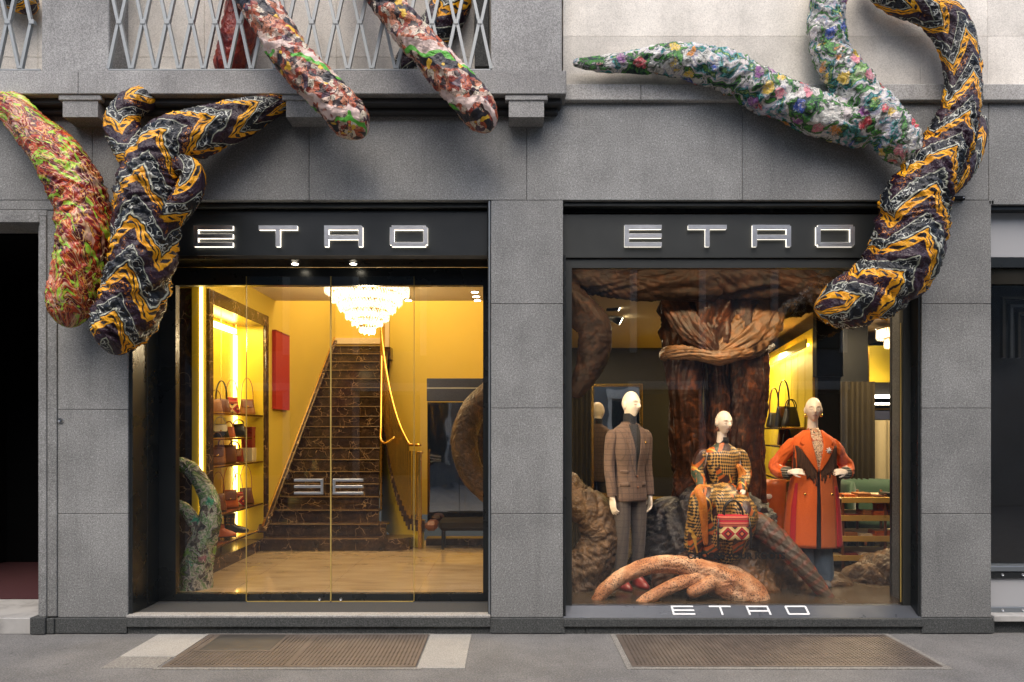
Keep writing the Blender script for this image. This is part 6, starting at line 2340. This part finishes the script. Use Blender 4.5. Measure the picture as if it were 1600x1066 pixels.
root('side_limb', '', 'brown_wrap', [(1150, 826, 1.1, 34), (1188, 852, .98, 36), (1216, 880, .92, 32), (1234, 916, .88, 28), (1240, 950, .85, 24)], br2, seed=148, fold=.12, nu=64, tip1=False)
root('seat_hump', '', 'dark_silk', [(1060, 930, 1.0, 52), (1066, 870, 1.05, 56), (1100, 820, 1.12, 54), (1150, 812, 1.15, 48), (1188, 850, 1.15, 44)], br2, seed=151, fold=.12, nu=80)
root('foot_rest', '', 'brown_silk', [(1030, 930, .72, 24), (1052, 898, .70, 26), (1084, 892, .70, 28), (1120, 910, .70, 28), (1140, 940, .70, 22)], br2, seed=153, fold=.1, nu=64)
root('fabric_root', 'twisting mossy brown root at the lower left corner of the display', 'brown_root',
     [(876, 740, .95, 20), (896, 776, .92, 24), (926, 800, .90, 28), (942, 836, .88, 30), (926, 874, .86, 32), (902, 905, .84, 34), (884, 940, .82, 36)], seed=155, fold=.10, nu=72, group=GR)
root('fabric_root', 'brown cloth root arching down beside the left edge of the display glass', 'brown_dark',
     [(876, 440, .75, 18), (900, 478, .75, 24), (926, 512, .76, 26), (928, 552, .78, 24), (912, 590, .80, 18), (892, 620, .82, 12)], seed=158, fold=.07, nu=64, group=GR)
root('fabric_root', 'grey brown root end curling up beside the jeans of the orange coat mannequin', 'brown_root',
     [(1240, 930, .95, 16), (1272, 925, .95, 18), (1300, 914, .95, 20), (1318, 922, .95, 17), (1310, 938, .95, 12)], seed=161, fold=.08, nu=48, group=GR)
root('fabric_bundle', 'crumpled dark brown cloth bundle on the floor in front of the tiered table', 'brown_root',
     [(1312, 926, 1.15, 10), (1340, 912, 1.15, 26), (1376, 904, 1.15, 34), (1412, 904, 1.15, 36), (1440, 912, 1.15, 26)], seed=164, fold=.16, nu=72, cat='cloth bundle', group=GR)
root('fabric_bundle', 'black silk drape heaped between the two left mannequins', 'dark_silk',
     [(1012, 945, 1.25, 30), (1026, 900, 1.25, 40), (1036, 850, 1.25, 40), (1052, 800, 1.25, 30), (1062, 778, 1.25, 14)], seed=167, fold=.14, nu=72, cat='cloth', group=GR)

# ------------------------------------------------------------------ tiered table with wares, armchair
tdx0, tdx1, tdy0, tdy1 = PX(1312, 1.75), PX(1425, 1.75), 1.70, 2.36
tt = thing('tiered_table', 'brass display table with three tiers of small wares at the right', 'table', ((tdx0 + tdx1) / 2, 2.0, WZ))
tiers = [PZ(778, 1.75), PZ(806, 1.75), PZ(838, 1.75), PZ(868, 1.75)]
for i, z in enumerate(tiers):
    g_ = .05 * i
    box('shelf', 'ceiling', tdx0 - g_, tdx1 + g_, tdy0, tdy1, z - .012, z, tt, .003)
    box('shelf_rim', 'brass_bright', tdx0 - g_ - .004, tdx1 + g_ + .004, tdy0 - .014, tdy0 - .001, z - .05, z + .012, tt, .004)
for x in (tdx0 + .02, tdx0 + .48, tdx1 - .03):
    for y in (tdy0 + .02, tdy1 - .04):
        MB().box(x - .012, x + .012, y - .012, y + .012, WZ + .001, tiers[0] + .04, .003).build('leg', 'leather_brown', tt)
wr = random.Random(11)
names = ['tan', 'brown', 'orange', 'cream', 'red', 'black']
desc = ['flat', 'long', 'thick', 'slim', 'short', 'folded']
tiername = ['top', 'second', 'third', 'lowest']
q = 0
for i, z in enumerate(tiers):
    x = tdx0 + .05
    order = names[:]
    wr.shuffle(order)
    k = 0
    while x < tdx1 - .12 and k < 5:
        w = .09 + wr.random() * .09
        h = .018 + wr.random() * .045
        mname = 'leather_' + order[k]
        it = thing('wallet', f'{order[k]} leather wallet on the {tiername[i]} tier of the brass table', 'wallet', (x + w / 2, tdy0 + .10, z), 'wares on the tiered table')
        box('lower_flap', mname, x, x + w, tdy0 + .02, tdy0 + .19, z + .001, z + h * .5, it, .003)
        box('upper_flap', mname, x + .002, x + w - .003, tdy0 + .022, tdy0 + .186, z + h * .5 + .001, z + h, it, .003)
        x += w + .03
        k += 1
for px, mname, cn in ((1374, 'leather_orange', 'bright orange'), (1392, 'yellow_deep', 'bright yellow')):
    x = PX(px, 1.95)
    bb = thing('box', f'{cn} cube box on the second tier of the brass table', 'box', (x, 1.92, tiers[1]))
    box('carton', mname, x - .05, x + .05, 1.90, 2.0, tiers[1] + .001, tiers[1] + .09, bb, .004)
    box('lid', mname, x - .052, x + .052, 1.898, 2.002, tiers[1] + .091, tiers[1] + .115, bb, .004)
MT['green_velvet'] = plain('green_velvet', (0.022, 0.055, 0.032), .8, 0, .15, 6, sheen=.15)
ac = thing('armchair', 'rounded green velvet armchair behind the tiered table', 'armchair', (PX(1366, 2.76), 2.76, WZ))
ax_, ay_ = PX(1366, 2.76), 2.76
m = MB()
for r0, r1, z0, z1 in ((.30, .40, .42, .92),):
    prof = []
    vs, fs = [], []
    n = 28
    sec = [(r0, .40), (r0 - .01, .80), (r0 + .02, .90), (r0 + .07, .92), (r1, .86), (r1 + .02, .60), (r1, .40)]
    for i in range(n + 1):
        a = pi * (-.12 + 1.24 * i / n)
        for r, z in sec:
            vs.append((ax_ + cos(a) * r, ay_ + sin(a) * r * .9, WZ + z * .96))
    k = len(sec)
    for i in range(n):
        for j in range(k - 1):
            fs.append((i * k + j, i * k + j + 1, (i + 1) * k + j + 1, (i + 1) * k + j)[::-1])
    fs.append(tuple(range(k)))
    fs.append(tuple(n * k + j for j in range(k))[::-1])
    m.add(vs, fs, True)
m.build('backrest', 'green_velvet', ac)
m = MB().lathe([(.26, .26), (.31, .28), (.32, .38), (.30, .46), (.24, .48)], (ax_, ay_, WZ), 32)
m.build('seat', 'green_velvet', ac)
for sx in (-1, 1):
    for sy in (-1, 1):
        MB().rod([(ax_ + sx * .2, ay_ + sy * .2, WZ + .27), (ax_ + sx * .24, ay_ + sy * .24, WZ + .001)], [.02, .012], 8).build('leg', 'leather_brown', ac)

# lamps of the display (spots hidden in the trough; the fills are unseen additions)
for x, tgt, e in ((1.05, (1.1, .8, 1.5), 24), (2.0, (2.0, 1.1, 1.4), 26), (2.9, (2.8, .95, 1.5), 26)):
    v = Vector(tgt) - Vector((x, .24, 3.34))
    lamp('display_spot', 'SPOT', (x, .24, 3.34), e, (1, .71, .40), .05, v, spot=radians(70), blend=.7)
lamp('added_front_fill', 'AREA', (1.9, .22, 3.26), 34, (1, .71, .40), 2.6, (0, .62, -1), .16)  # unseen fill light added to brighten the mannequins from the front
lamp('added_side_fill', 'AREA', (.468, .30, 1.75), 8, (1, .78, .50), .05, (1, .42, -.05), 1.9)  # unseen fill strip added behind the left jamb to light the faces
lamp('room_light', 'AREA', (1.5, 3.2, 3.05), 60, WARM, 1.2, (0, 0, -1), 1.6)
lamp('mirror_room_light', 'AREA', (4.35, 2.3, 3.05), 120, WARM, .5, (0, 0.1, -1), .9)
